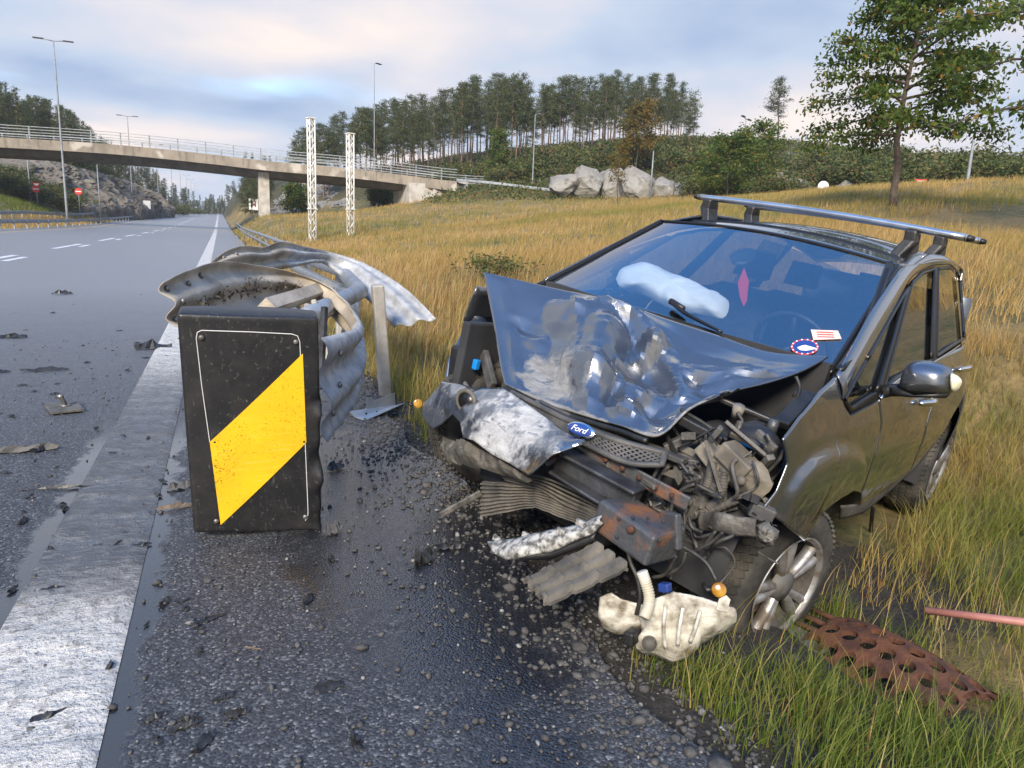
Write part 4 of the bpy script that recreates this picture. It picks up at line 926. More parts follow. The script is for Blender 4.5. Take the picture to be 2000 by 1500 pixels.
# soot-crusted crease and bolts on the inner face of the near beam
crP=[G1[i,9+(i%3)]+N1[i]*.0+RNG.normal(0,.006,3) for i in range(8,44)]
tc=np.array(crP); toC=-(tc+wr)+np.array([0,0,CAMH]); toC/=np.linalg.norm(toC,axis=1)[:,None]
V=[];Fc=[]
rg=np.random.default_rng(5)
for i in range(170):
    k=rg.integers(0,len(tc)); c=tc[k]+toC[k]*.024+rg.normal(0,1,3)*[.02,.02,.022]; s=rg.uniform(.004,.014); a=rg.normal(size=(4,3))*s; o0=len(V); V+=list(c+a); Fc+=[(o0,o0+1,o0+2),(o0,o0+2,o0+3),(o0,o0+3,o0+1),(o0+1,o0+3,o0+2)]
struct(mk('flaked_crust',V,Fc,'soot',gr,False),'stuff')
camd=lambda p:(np.array([0,0,CAMH])-(p+wr))/np.linalg.norm(np.array([0,0,CAMH])-(p+wr))
for i,j in ((2,3),(2,8),(2,14),(3,19),(8,4),(9,10),(6,13),(90,4),(90,11),(91,17),(14,3)):
    p=G1[i,j]; nn=N1[i]*np.sign(N1[i]@camd(p)); boltat(p+nn*.008,-nn,.016,'bolt',gr)
for i,j in ((3,4),(3,10),(6,5),(7,12)):
    p=G2[i,j]; nn=N2[i]*np.sign(N2[i]@camd(p)); boltat(p+nn*.008,-nn,.016,'bolt',gr)
def railpipe(pts,r=.045,n=70): mk('rail_pipe',*tubev([A(*p) for p in pts],r,12,True,n),'galv',gr)
fy=lambda y,h,x=1.75:np.array([x+.003*y,y,float(prof(y))+h])
def rp(far,near,r): P=[fy(y,h)-wr for y,h in far]+[A(*p) for p in near]; mk('rail_pipe',*tubev(P,r,12,True,90),'galv',gr)
rp([(130,.85),(70,.82),(36,.80),(20,.78)],[(560,492,12.5),(625,515,8.6),(676,532,6.9),(700,548,6.3),(707,563,6.0),(690,580,5.6),(640,602,4.9),(598,620,4.5)],.064)
rp([(130,.50),(70,.48),(36,.46),(20,.45)],[(560,512,12.5),(630,548,8.4),(690,578,6.6),(716,597,6.1),(722,612,5.9),(712,630,5.7),(680,655,5.2)],.054)
def rpost(b,t,w2=.085):
    b,t=A(*b),A(*t); d=(t-b); L_=np.linalg.norm(d); d/=L_; x=np.cross(d,[0,1,0]); x/=np.linalg.norm(x); y=np.cross(d,x)
    V=[];
    sec=[(-1,-.62),(1,-.62),(1,.62),(-1,.62)]
    for q in (b-d*.3,t):
        for a,c in sec: V.append(q+x*a*w2*.62+y*c*w2)
    bev(mk('post',V,[(0,1,2,3),(7,6,5,4),(0,4,5,1),(1,5,6,2),(2,6,7,3),(3,7,4,0)],'galv_dirty',gr,False),.012)
rpost((752,765,5.85),(737,556,5.75),.075); rpost((664,655,7.9),(664,535,7.9),.07); rpost((600,560,11),(600,505,11),.07)
rpost((640,700,4.6),(612,585,4.7),.03)
for k in range(12):
    y=17+k*6; p=fy(y,0,1.83)
    o=mk('post',boxv((0,0,.3),(.09,.14,1.1)),BF,'galv',gr,False); o.location=p-wr
# dark steel box section lying inside the curl
M_=np.array([A(520,600,4.3),A(600,575,4.9),A(640,560,5.2)]); mk('cross_beam',*tubev(M_,.055,4),'galv_inside',gr,False)
mk('support_bar',*tubev([A(625,760,4.3),A(634,600,4.5)],.022,4),'steel_dark',gr,False)
# ------------------------------------------------------------------ loose pieces
def thing_mesh(name,V,Fc,mat,label,cat,grp=None,smooth=False,pos=None):
    V=np.asarray(V,float); c=V.mean(0); c[2]=V[:,2].min()
    o=mk(name,V-c,Fc,mat,None,smooth); o.location=c; return tag(o,label,cat,grp)
# galvanised bracket by the post
b0=atz(735,812,.0); g=empty('steel_bracket',(b0[0],b0[1],.0),math.radians(22)); tag(g,'folded grey steel bracket lying on the gravel below the leaning post','bracket')
solid(mk('web',[(-.20,-.035,.02),(.20,-.02,.03),(.20,.05,.045),(-.20,.045,.05)],[(0,1,2,3)],'galv',g,False),.005)
solid(mk('front_flange',[(-.19,-.037,.02),(.20,-.022,.03),(.20,-.075,.085),(-.14,-.075,-.0)],[(0,1,2,3)],'galv',g,False),.005)
solid(mk('back_flange',[(-.20,.047,.05),(-.05,.05,.05),(-.05,.05,.13),(.0,.05,.13),(.0,.05,.10),(.2,.055,.14),(.20,.053,.045),(-.2,.047,.05)][:7],[(0,1,2,3,4,5,6)],'galv',g,False),.005)
for k in range(4): boltat(np.array([-.12+k*.09,-.05,.045]),(0,1,.2),.008,'rivet',g,'black_trim')
# plate with bolt on the carriageway
c=atz(126,802,.0); g=empty('base_plate',(c[0],c[1],float(prof(c[1]))+.004),math.radians(18)); tag(g,'square dark metal plate with an upright bolt lying on the asphalt','plate')
bev(mk('plate',boxv((0,0,.014),(.20,.30,.018)),BF,'debris_grey',g,False),.003); mk('washer',*tubev([(0.01,.01,.023),(.01,.01,.031)],.033,16),'bolt',g)
mk('bolt',*tubev([(.01,.01,.03),(-.005,.02,.075),(-.012,.024,.082),(-.016,.026,.105)],[.014,.014,.021,.021],10),'bolt',g)
def shard(px,py,L_,W_,H_,az,label,mat='debris_black',cat='debris',grp=None,seed=0,name='plastic_shard'):
    c=atroad(px,py) if py<1100 else atz(px,py); rg=np.random.default_rng(seed+int(px))
    n=9; V=[]
    for i in range(n):
        t=i/(n-1)-.5; w_=W_*(1-abs(t)*1.1)*rg.uniform(.6,1.2)+.003
        V+= [(t*L_,-w_/2,rg.uniform(0,.2)*H_),(t*L_,w_/2,rg.uniform(0,.3)*H_),(t*L_+rg.normal(0,.01),rg.normal(0,.2)*w_,H_*rg.uniform(.4,1)*(1-abs(t)))]
    Fc=[]
    for i in range(n-1):
        a=3*i; b=a+3; Fc+=[(a,b,b+2,a+2),(a+2,b+2,b+1,a+1),(a+1,b+1,b,a)]
    Fc+=[(0,2,1),(3*n-3,3*n-2,3*n-1)]
    o=mk(name,V,Fc,mat,None,False); o.location=(c[0],c[1],c[2]+.004); o.rotation_euler=(0,0,az); return tag(o,label,cat,grp)
shard(300,682,.36,.10,.13,.25,'upright jagged black plastic piece beside the white edge line',seed=1)
shard(22,660,.30,.13,.07,-.1,'flat grey black trim panel lying far out on the carriageway',seed=2)
shard(88,725,.36,.05,.05,.1,'long thin black strip lying on the carriageway',seed=3)
shard(122,575,.32,.09,.10,.2,'small upright black scrap far up the carriageway',seed=4)
shard(40,882,.36,.10,.07,.05,'chunky grey black bumper piece with a dirt lump',"debris_grey",seed=5)
shard(85,880,.16,.035,.05,.9,'short black bar leaning by the bumper piece',seed=6)
shard(110,955,.34,.022,.018,-.12,'thin blue black trim rod lying across the wet asphalt',seed=7)
shard(2,728,.14,.06,.03,.3,'black scrap between the trim panel and thin strip',seed=8)
shard(355,953,.14,.07,.05,.3,'ridged grey lump against the left side of the marker',"debris_grey",seed=9)
shard(345,993,.17,.045,.03,0,'brownish bar sticking out under the marker panel','wood_brown',seed=10)
shard(650,1040,.09,.08,.07,.5,'brown black lump by the lower corner of the marker','stone_dark',seed=11)
shard(410,1210,.10,.03,.01,.35,'flat black flake on the asphalt in front of the marker',seed=12)
shard(645,1342,.075,.045,.014,0,'curved black chip lying near the grass edge',seed=13)
shard(90,1403,.07,.035,.02,.3,'torn black chip lying on the white edge line',seed=14)
shard(655,917,.10,.07,.06,.4,'angular black chunk between marker and car',seed=15)
shard(826,1095,.12,.08,.06,.9,'pointed black shard at the oily patch by the car',seed=16)
shard(876,1072,.13,.05,.04,-.3,'folded dark shard beside the pointed shard',seed=17)
shard(493,1268,.05,.012,.006,-.6,'small brown twig on the asphalt','wood_brown',seed=18,name='twig')
rg=np.random.default_rng(77)
for k in range(70):
    px,py=rg.uniform(0,330),rg.uniform(560,1100)
    if k>45: px,py=rg.uniform(20,900),rg.uniform(1040,1480)
    if 340<px<640 and py<1045: continue
    if px>700 and py>1150: px-=500
    s=rg.uniform(.015,.05); shard(px,py,s*1.6,s*.7,s*.5,rg.uniform(0,3),'small black plastic crumb scattered on the asphalt',grp='plastic crumbs on the asphalt',seed=100+k,name='plastic_crumb')
# ------------------------------------------------------------------ rusty drain grate in the ditch
g=empty('drain_grate',(2.27,1.68,tz1(2.27,1.68)+.065),math.radians(-84)); tag(g,'rusty domed iron drain grate with oval holes in the ditch','grate')
nx,ny=7,5; LX,LY=.54,.40
def dome(x,y): 
    return np.array([x,y,.115*(1-(2*y/LY)**2)*(.6+.4*(1-(x/LX*2)**2))-.02])
m=MB()
for i in range(nx):
    for j in range(ny):
        sh=.5*(j%2); cx=(i+.25+sh*.5-nx/2+.25)*LX/nx; cy=(j+.5-ny/2)*LY/ny; hw,hh=LX/nx/2,LY/ny/2; K=16; o0=len(m.v); vs=[]
        for lay in (0,-.022):
            for k in range(K):
                a=2*math.pi*k/K; ca,sa=math.cos(a),math.sin(a); q=max(abs(ca),abs(sa)); vs.append(dome(cx+hw*ca/q,cy+hh*sa/q)+[0,0,lay])
            for k in range(K):
                a=2*math.pi*k/K; vs.append(dome(cx+hw*.80*math.cos(a),cy+hh*.66*math.sin(a))+[0,0,lay])
        fs=[]
        for k in range(K):
            k2=(k+1)%K; fs+=[(k,k2,K+k2,K+k),(2*K+k2,2*K+k,3*K+k,3*K+k2),(K+k,K+k2,3*K+k2,3*K+k)]
        m.add(vs,fs)
m.build('lattice','rust',g,False)
for s in (-1,1): mk('rim',*tubev([dome(x,s*LY/2)+[0,0,-.012] for x in np.linspace(-LX/2,LX/2,12)],.014,6),'rust',g)
for k in range(3): mk('bar',*tubev([(-LX/2-.16,-.10+.08*k,.0),(-LX/2+.02,-.10+.08*k,.02)],.012,6),'rust',g)
mk('broken_slab',boxv((-LX/2-.02,-.14,-.03),(.2,.16,.05),rotm('Z',.3)),BF,'concrete_dark',g,False)
# pink pole in the grass
a=at(1808,1192,2.62); b=at(2075,1224,2.62); o=mk('plastic_pole',*tubev([a*0,b-a],.0125,14),'pink_pole'); o.location=a; tag(o,'pale red marker pole lying in the ditch grass','pole')
# ------------------------------------------------------------------ white washer tank
to=at(1300,1290,2.02); tg=empty('washer_tank',tuple(to)); tag(tg,'dirty white plastic washer tank lying under the car front by the wheel','fluid tank')
Tn=lambda px,py,r: at(px,py,r)-to
toc=-np.array([to[0],to[1],to[2]-CAMH]); toc/=np.linalg.norm(toc)
O=[(1247,1205),(1275,1178),(1310,1165),(1340,1170),(1375,1178),(1415,1192),(1440,1200),(1438,1216),(1415,1225),(1385,1245),(1370,1248),(1365,1265),(1345,1282),(1315,1292),(1290,1280),(1262,1270),(1243,1268),(1240,1255),(1255,1235)]
mk('tank_body',*inflate(poly([Tn(*p,2.06) for p in O]+[Tn(*O[0],2.06)],80)[:-1],toc+np.array([.15,.1,.35]),.062,14,1.0,.0006,14),'white_plastic',tg)
O=[(1172,1170),(1195,1160),(1215,1172),(1240,1180),(1285,1190),(1296,1215),(1262,1228),(1230,1236),(1205,1240),(1180,1228),(1168,1205)]
mk('tank_lobe',*inflate(poly([Tn(*p,2.10) for p in O]+[Tn(*O[0],2.10)],50)[:-1],toc+np.array([-.2,0,.3]),.05,12,1.0,.0006,12),'white_plastic',tg)
nk=Tn(1268,1256,1.98); mk('filler_neck',*tubev([nk-toc*.05,nk+toc*.022],[.024,.021],16,False),'white_plastic',tg)
mk('neck_hole',*tubev([nk+toc*.012,nk+toc*.016],.018,14),'dusty_plastic',tg)
hp=[Tn(1254,1117,2.0),Tn(1262,1140,2.0),Tn(1268,1165,1.99),Tn(1266,1187,1.97),Tn(1258,1207,1.95)]
mk('filler_pipe',*tubev(spline(hp,60),.0165,14,True,None,lambda i:1+.09*math.sin(i*1.9)*(i<42)),'cream_hose',tg)
bev(mk('pump',boxv(Tn(1234,1243,2.03),(.05,.035,.045),rotm('Z',.5)),BF,'black_plastic',tg,False),.008)
for k in range(3): mk('moulded_rib',*tubev([Tn(1300+k*34,1182+k*5,2.005),Tn(1296+k*30,1230+k*2,1.985),Tn(1300+k*24,1266-k*6,1.995)],.006,6,True,12),'white_plastic',tg)
mk('mounting_ear',*prism([Tn(*p,2.02) for p in ((1398,1192),(1404,1170),(1418,1163),(1426,1172),(1420,1196))],toc*.012),'white_plastic',tg,False)
# ------------------------------------------------------------------ the crashed car  (local axes: X forward, Y left, Z up, origin on the ground under the front axle)
_y,_p,_r=[math.radians(a) for a in (-153.878,-4.645,-9.295)]
CM=np.array(Matrix.Rotation(_y,3,'Z')@Matrix.Rotation(_p,3,'Y')@Matrix.Rotation(_r,3,'X'))
CT=np.array([1.42176,2.72104,-.04776])
car=empty('crashed_car',mat=Matrix.LocRotScale(Vector(CT),Matrix(CM.tolist()),None)); tag(car,'dark grey people carrier with crushed front, half in the ditch','car')
CO=CM.T@(np.array([0,0,CAMH])-CT)
cray=lambda px,py: CM.T@ray(px,py)
def CX(px,py,X): d=cray(px,py); return CO+d*((X-CO[0])/d[0])
def CY(px,py,Y): d=cray(px,py); return CO+d*((Y-CO[1])/d[1])
def CP(px,py,n,c): d=cray(px,py); n=np.asarray(n,float); return CO+d*((n@(np.asarray(c)-CO))/(n@d))
def Ys(x,z):
    y=np.interp(z,[.10,.30,.50,.70,.85,.97,1.6],[.80,.87,.92,.935,.92,.885,.627])
    return y-np.where(x>.2,((x-.2)/.75)**2*.22,0)-np.where(x<-2.45,((-2.45-x)/1.3)**2*.28,0)
def S(px,py,off=0.):
    """where the line of sight through this photo pixel meets the left flank"""
    d=cray(px,py); d=d/np.linalg.norm(d); k=np.linspace(1.2,7.5,1600); Q=CO+k[:,None]*d; g=Q[:,1]-Ys(Q[:,0],Q[:,2])-off
    i=np.where((g[:-1]>0)&(g[1:]<=0))[0]
    if len(i): i=i[0]; t=g[i]/(g[i]-g[i+1]); return Q[i]+(Q[i+1]-Q[i])*t
    i=np.argmin(np.where(Q[:,0]<.8,np.abs(g),9)); return np.array([Q[i][0],Ys(Q[i][0],Q[i][2])+off,Q[i][2]])
def both(o,pillar=False):
    """the same part on the other flank"""
    me=o.data.copy(); n=len(me.vertices); co=np.empty(n*3,np.float32); me.vertices.foreach_get('co',co); co=co.reshape(-1,3); co[:,1]*=-1
    if pillar:
        co[:,0]-=.30*(1-np.clip((co[:,2]-1.03)/.45,0,1))*(co[:,0]>-.95); co[:,1]*=.955
    me.vertices.foreach_set('co',co.ravel()); me.flip_normals()
    c=bpy.data.objects.new(o.name.split('.')[0],me); COL.objects.link(c); c.parent=o.parent
    for m_ in o.modifiers:
        k=c.modifiers.new(m_.name,m_.type)
        if m_.type=='SOLIDIFY': k.thickness=m_.thickness; k.offset=m_.offset
    return c
ARC=np.array([S(*p)[[0,2]] for p in [(1512,1000),(1530,962),(1552,925),(1580,897),(1612,880),(1645,873),(1668,878),(1682,896),(1678,930)]])
ARC=poly(ARC,60)
def panel(name,b,t,l,r,mat='car_paint',nu=40,nv=24,off=0.,flare=False,mirror=True,th=.006,scr=None,sub=False):
    P=coons([S(*p) for p in b],[S(*p) for p in t],[S(*p) for p in l],[S(*p) for p in r],nu,nv)
    P[:,1]=Ys(P[:,0],P[:,2])+off
    if flare:
        c=np.array([-.02,.38]); R=np.linalg.norm(ARC-c,axis=1); ang=np.arctan2(ARC[:,1]-c[1],ARC[:,0]-c[0]); o_=np.argsort(ang)
        q=P[:,[0,2]]-c; rr=np.linalg.norm(q,axis=1); an=np.arctan2(q[:,1],q[:,0]); ra=np.interp(an,ang[o_],R[o_]); P[:,1]+=.030*sstep(.03,-.035,rr-ra)
    at_={'scrape':np.zeros(len(P)) if scr is None else scr(P)}
    o=solid(mk(name,P,gridf(nu,nv),mat,car,True,at_),th)
    if mirror: both(o)
    return o
# flanks
lowscr=lambda P: .62*np.exp(-((P[:,2]-.50-.02*P[:,0])/.055)**2)*np.exp(-((P[:,0]+1.0)/.7)**2)
panel('front_fender',[(1489,993),(1520,1022),(1556,1050),(1560,1028),(1572,1010),(1590,994),(1620,970),(1652,952),(1668,956),(1680,962)],[(1528,858),(1560,815),(1600,765),(1632,735),(1645,785),(1658,812),(1690,796),(1714,781)],
      [(1489,993),(1516,957),(1537,905),(1528,858)],[(1680,962),(1704,892),(1717,838),(1714,781)],nu=70,nv=40,flare=True,mirror=False,scr=lambda P:.45*np.exp(-((P[:,2]-.62)/.05)**2-((P[:,0]-.12)/.06)**2))
panel('front_door',[(1682,963),(1680,985),(1742,946),(1776,917)],[(1716,781),(1745,747),(1819,705)],[(1682,963),(1706,892),(1719,838),(1716,781)],[(1776,917),(1806,832),(1815,800),(1819,705)],nu=44,nv=36,scr=lowscr)
panel('rear_door',[(1778,916),(1838,848),(1864,801)],[(1821,705),(1850,690),(1888,667)],[(1778,916),(1808,832),(1817,800),(1821,705)],[(1864,801),(1880,775),(1892,720),(1888,667)],nu=36,nv=30,scr=lowscr)
panel('sill',[(1644,1016),(1690,1004),(1745,958),(1792,914),(1842,850)],[(1648,990),(1680,987),(1742,948),(1777,918),(1838,850)],[(1644,1016),(1648,990)],[(1842,850),(1838,850)],'dusty_plastic',30,6,-.012)
# cant rail and A pillar
CRo=[(1634,732),(1668,670),(1700,612),(1730,565),(1758,524),(1786,497),(1810,494),(1846,502),(1882,524),(1899,552)]
CRi=[(1645,782),(1678,722),(1712,662),(1745,603),(1773,552),(1792,533),(1822,519),(1855,517),(1884,528),(1894,552)]
co_=spline([S(*p) for p in CRo],50); ci_=spline([S(*p,.004) for p in CRi],50)
V=np.concatenate([np.stack([co_[i]+(ci_[i]-co_[i])*k/6+np.array([0,.012*math.sin(math.pi*k/6),0]) for k in range(7)]) for i in range(50)])
o=solid(mk('cant_rail',V,gridf(50,7),'car_paint',car,True,{'scrape':np.zeros(len(V))}),.006); both(o,True)
# hidden tail: body behind the rear door
def tail():
    xs_=np.linspace(-2.62,-3.72,14); V=[]
    for x in xs_:
        t=(-2.62-x)/1.1
        for z in np.linspace(.42,1.0,8): V.append((x,float(Ys(x,z))-.02*t,z))
    o=solid(mk('rear_quarter',V,gridf(14,8),'car_paint',car,True),.006); both(o)
    V=[]
    for x in xs_:
        t=(-2.62-x)/1.1; zt=1.56-.10*t*t
        for z in np.linspace(1.002,zt,8): V.append((x-.25*(z-1)*t,float(Ys(x,z))-.03*t,z))
    o=mk('rear_quarter_window',V,gridf(14,8),'side_glass',car,True); both(o)
    V=[(x,y,z) for x,z in ((-3.72,.42),(-3.80,.6),(-3.78,.95),(-3.70,1.1),(-3.55,1.46)) for y in np.linspace(-.62,.62,9)]
    solid(mk('tailgate',V,gridf(5,9),'car_paint',car,True),.01)
tail()
# windows
def window(name,b,t,l,r,off=-.012,nu=16,nv=16):
    P=coons([S(*p) for p in b],[S(*p) for p in t],[S(*p) for p in l],[S(*p) for p in r],nu,nv); P[:,1]=Ys(P[:,0],P[:,2])+off
    o=mk(name,P,gridf(nu,nv),'side_glass',car,True); both(o,True)
    lp=np.concatenate([poly([S(*p,.0) for p in q],14) for q in (b,r,t[::-1],l[::-1])]); f=mk('window_seal',*tubev(lp,.011,6,False),'black_trim',car); both(f,True)
window('quarter_window',[(1648,781),(1660,800),(1711,768)],[(1690,706),(1768,568),(1770,566)],[(1648,781),(1668,744),(1690,706)],[(1711,768),(1742,670),(1770,566)])
window('door_window',[(1722,768),(1745,741),(1819,703)],[(1780,553),(1800,534),(1824,525)],[(1722,768),(1750,665),(1780,553)],[(1819,703),(1824,610),(1824,525)])
window('door_window',[(1828,696),(1858,676),(1883,660)],[(1830,525),(1855,522),(1881,531)],[(1828,696),(1830,610),(1830,525)],[(1883,660),(1886,600),(1881,531)])
def pill(name,a,b,w1,w2,mat='black_trim',off=.003):
    V=[]
    for t in np.linspace(0,1,12):
        px,py=a[0]+(b[0]-a[0])*t,a[1]+(b[1]-a[1])*t; ww=w1+(w2-w1)*t
        for s in (-1,0,1): V.append(S(px+s*ww/2,py,off))
    o=solid(mk(name,V,gridf(12,3),mat,car,True),.008); both(o,True)
pill('pillar_trim',(1715,776),(1775,560),9,7); pill('pillar_trim',(1823,703),(1827,522),11,7); pill('pillar_trim',(1887,660),(1884,532),8,5)
o=mk('chrome_strip',*tubev([S(*p,.008) for p in ((1720,778),(1745,749),(1780,727),(1822,708),(1855,688),(1889,665))],.007,6,True,24),'chrome',car); both(o)
# roof and windscreen
WN=np.array([1.,0,1.52]); WC=(-.42,0,1.02)
wTL,wTR,wBL,wBR=CP(1752,521,WN,WC),CP(1292,433,WN,WC),CP(1632,712,WN,WC),CP(1062,553,WN,WC)
nu,nv=40,30; u=np.linspace(0,1,nu)[:,None,None]; v=np.linspace(-.09,1,nv)[None,:,None]
W=((wBR*(1-u)+wBL*u)*(1-v)+(wTR*(1-u)+wTL*u)*v); W=W+(WN/np.linalg.norm(WN))*(.075*np.sin(np.pi*u)**.9*(.9-.25*np.clip(v,0,1)))
W0=W
wind=mk('windscreen',W.reshape(-1,3),gridf(nu,nv),'windscreen_glass',car,True)
def wsp(u,v,d=0):
    i,j=u*(nu-1),v*(nv-1); i0,j0=min(int(i),nu-2),min(int(j),nv-2); a,b=i-i0,j-j0
    p=(W0[i0,j0]*(1-a)+W0[i0+1,j0]*a)*(1-b)+(W0[i0,j0+1]*(1-a)+W0[i0+1,j0+1]*a)*b
    return p+WN/np.linalg.norm(WN)*d
topE=W0[:,-1]
nx=26; V=[]
for i in range(nx):
    t=i/(nx-1)
    for k in range(nu):
        p=topE[k]; x=p[0]+(-3.50-p[0])*t; uu=2*k/(nu-1)-1
        ye=abs(topE[-1][1])*(1-.03*math.sin(math.pi*t))*(1-.16*t*t) if uu>0 else abs(topE[0][1])*(1-.16*t*t)
        z=p[2]+.15*math.sin(min(1,t*1.9)*math.pi*.5)-.20*max(0,t-.45)**2*2-.03*abs(uu)**3*min(1,t*5)
        V.append((x,(abs(topE[0][1])+abs(topE[-1][1]))/2*0+ (p[1]*(1-.16*t*t)),z))
solid(mk('roof',V,gridf(nx,nu),'car_paint',car,True,{'scrape':np.zeros(len(V))}),.006)
# black strip across the roof behind the screen and the two side seals
mk('roof_seam',*tubev([np.array(V[3*nu+k])+[0,0,.004] for k in range(1,nu-1)],.008,5),'black_trim',car)
for e in (0,nu-1): mk('screen_seal',*tubev([W0[e,j]+[0,0,.004] for j in range(nv)],.014,6),'black_trim',car)
mk('screen_seal',*tubev([W0[k,-1]+[0,0,.004] for k in range(nu)],.007,6),'black_trim',car)
mk('pillar_blade',*tubev([S(1640,722,.0),S(1668,680,-.01),S(1700,618,-.02),S(1738,512,-.01)],.018,5,True,16,flat=.4),'black_trim',car)
# roof bars
def bar(lx,rx,name):
    a,b=lx,rx; d=b-a; pts=[a+d*t+np.array([0,0,.018*math.sin(math.pi*t)]) for t in np.linspace(0,1,20)]
    r_=mk(name,*tubev(pts,.030,14,True,None,None,.62),'aluminium_bar',car)
    for q,s in ((a,-1),(b,1)): mk('end_cap',*tubev([q+d*(.006 if s<0 else -.006),q-d*(.02 if s<0 else -.02)],[.031,.02],12,flat=.62),'black_plastic',r_)
    return r_
BZ=1.74
def CZ(px,py,Z): d=cray(px,py); return CO+d*((Z-CO[2])/d[2])
aR,aL=CX(1366,385,-1.62),CX(1890,465,-1.62)
bar(aR,aL,'roof_bar'); off=np.array([-.62,0,.045]); bar(aR+off+[0,.05,0],aL+off-[0,.05,0],'roof_bar')
def foot(p,s):
    O=[(-.055,0,-.005),(.05,0,-.005),(.045,0,-.06),(.075,0,-.155),(-.06,0,-.155),(-.06,0,-.10),(-.075,0,-.05)]
    V,Fc=prism([p+np.array([x,-.04*s*(-1 if z<-.1 else 0)-.03,z]) for x,y,z in O],(0,.06,0)); bev(mk('bar_foot',V,Fc,'black_plastic',car,False),.012)
dL=aL-aR
for q in (off*0,off): foot(aR+dL*.055+q,1); foot(aL-dL*.165+q,-1)
# ---- door mirror
mc=CP(1805,742,(1,0,0),(-.72,0,0)); 
O=[(1755,752),(1768,716),(1790,704),(1825,706),(1856,720),(1866,742),(1860,766),(1820,773),(1775,770)]
Om=[CX(px,py,-.72) for px,py in O]; mk('mirror_housing',*inflate(spline(Om+[Om[0]],40)[:-1],(1,0,0),.10,7,.5),'car_paint',car)
O=[(1757,755),(1775,771),(1820,774),(1858,766),(1850,778),(1815,777),(1772,776),(1738,768),(1735,754)]
Om=[CX(px,py,-.715) for px,py in O]; mk('mirror_base',*inflate(poly(Om+[Om[0]],36)[:-1],(1,0,0),.07,6,.6),'black_plastic',car)
O=[(1858,728),(1872,735),(1879,746),(1872,760),(1860,765),(1856,745)]
mk('mirror_indicator',*inflate(spline([CX(*p,-.69) for p in O]+[CX(*O[0],-.69)],24)[:-1],(1,0,0),.045,5,.6),'lens_cream',car)
mk('mirror_arm',*tubev([S(1722,766),CX(1740,762,-.72),CX(1765,762,-.72)],.028,8),'black_plastic',car)
for a,b in (((1798,788),(1828,780)),((1874,722),(1897,714))):
    p,q=S(*a,.02),S(*b,.03); mk('door_handle',*tubev([p,(p+q)/2+[0,.02,0],q],[.012,.022,.012],10,True,12),'chrome',car)
# ---- wheels
def wheel(c,steer,name,cam_=0.):
    R_=rotm('Z',steer)@rotm('X',cam_); w_=mk(name,*lathe([(.205,.0),(.215,.10),(.222,.108),(.245,.112),(.30,.108),(.326,.085),(.336,.05),(.338,0),(.336,-.05),(.326,-.085),(.30,-.108),(.235,-.112),(.21,-.09)],56),'tyre',car)
    M4=Matrix.LocRotScale(Vector(c),Matrix(R_.tolist()),None); w_.matrix_local=M4
    m=MB()
    for k in range(64):                       # siped tread blocks standing proud of the carcass
        for j,yy_ in enumerate((-.078,-.04,0,.04,.078)):
            a=2*math.pi*(k+.5*(j%2))/64; rr=.338 if abs(yy_)<.06 else .331; A_=rotm('Y',-a)
            m.box(A_@np.array([rr,0,0])+[0,yy_,0],(.012,.033,.026),A_@rotm('X',.45*np.sign(yy_+.001)))
    m.build('tread','tyre',w_,False)
    rim=mk('rim',*lathe([(.218,.108),(.224,.112),(.222,.118),(.212,.112),(.204,.098)],56),'alloy',w_); mk('rim_barrel',*lathe([(.204,.098),(.198,.07),(.195,.0),(.19,-.08),(.05,-.09)],40),'tyre',w_)
    m=MB()
    for k in range(5):
        for s in (-1,1):
            a=2*math.pi*k/5+s*.105; A_=rotm('Y',-a); Vv=[]
            for t in np.linspace(0,1,7):
                r_=.035+t*.172; hw=.012+.007*t; yv=.086+.012*math.sin(t*2.2)
                for y_,z_ in ((yv,-hw),(yv+.008,0),(yv,hw),(yv-.035,hw),(yv-.035,-hw)): Vv.append(A_@np.array([r_,y_,z_+s*.012*t]))
            n5=5; Fs=[]
            for i in range(6):
                for j in range(n5): j2=(j+1)%n5; Fs.append((i*n5+j,i*n5+j2,(i+1)*n5+j2,(i+1)*n5+j))
            m.add(Vv,Fs)
    m.build('spokes','alloy',w_,True)
    V,Fc=lathe([(0,.112),(.022,.112),(.030,.108),(.060,.098),(.066,.07)],24); mk('hub_cap',V,Fc,'grey_plastic',w_)
    V,Fc=lathe([(.15,.03),(.15,.02),(0,.02)],24); mk('brake_disc',V,Fc,'steel_rust',w_)
    return w_
hc=CY(1538,1146,.905); wheel(hc-np.array([0,.10,0]),math.radians(-11),'front_wheel')
wheel(np.array([-2.85,.78,.33]),0,'rear_wheel'); 
wheel(np.array([-.14,-.70,.31]),math.pi-.30,'front_wheel'); wheel(np.array([-2.85,-.78,.33]),math.pi,'rear_wheel')
# ---- dark underbody, arches and cabin
bev(mk('floor_pan',boxv((-1.95,0,.30),(3.2,1.5,.16)),BF,'interior',car,False),.03)
mk('firewall',boxv((-.40,0,.68),(.06,1.50,.75)),BF,'interior',car,False)
V,Fc=lathe([(.37,.62-.66),(.37,.80-.62)],28); 
def archliner(x,s):
    V=[];n=18
    for k in range(n):
        a=math.pi*(-.08+1.16*k/(n-1))
        for y in (.50,.86): V.append((x+.40*math.cos(a),s*y,.36+.40*math.sin(a)))
    mk('arch_liner',V,gridf(n,2),'interior',car,True)
for x in (-.02,-2.85):
    for s in (1,-1):
        if x<-1 or s>0: archliner(x,s)
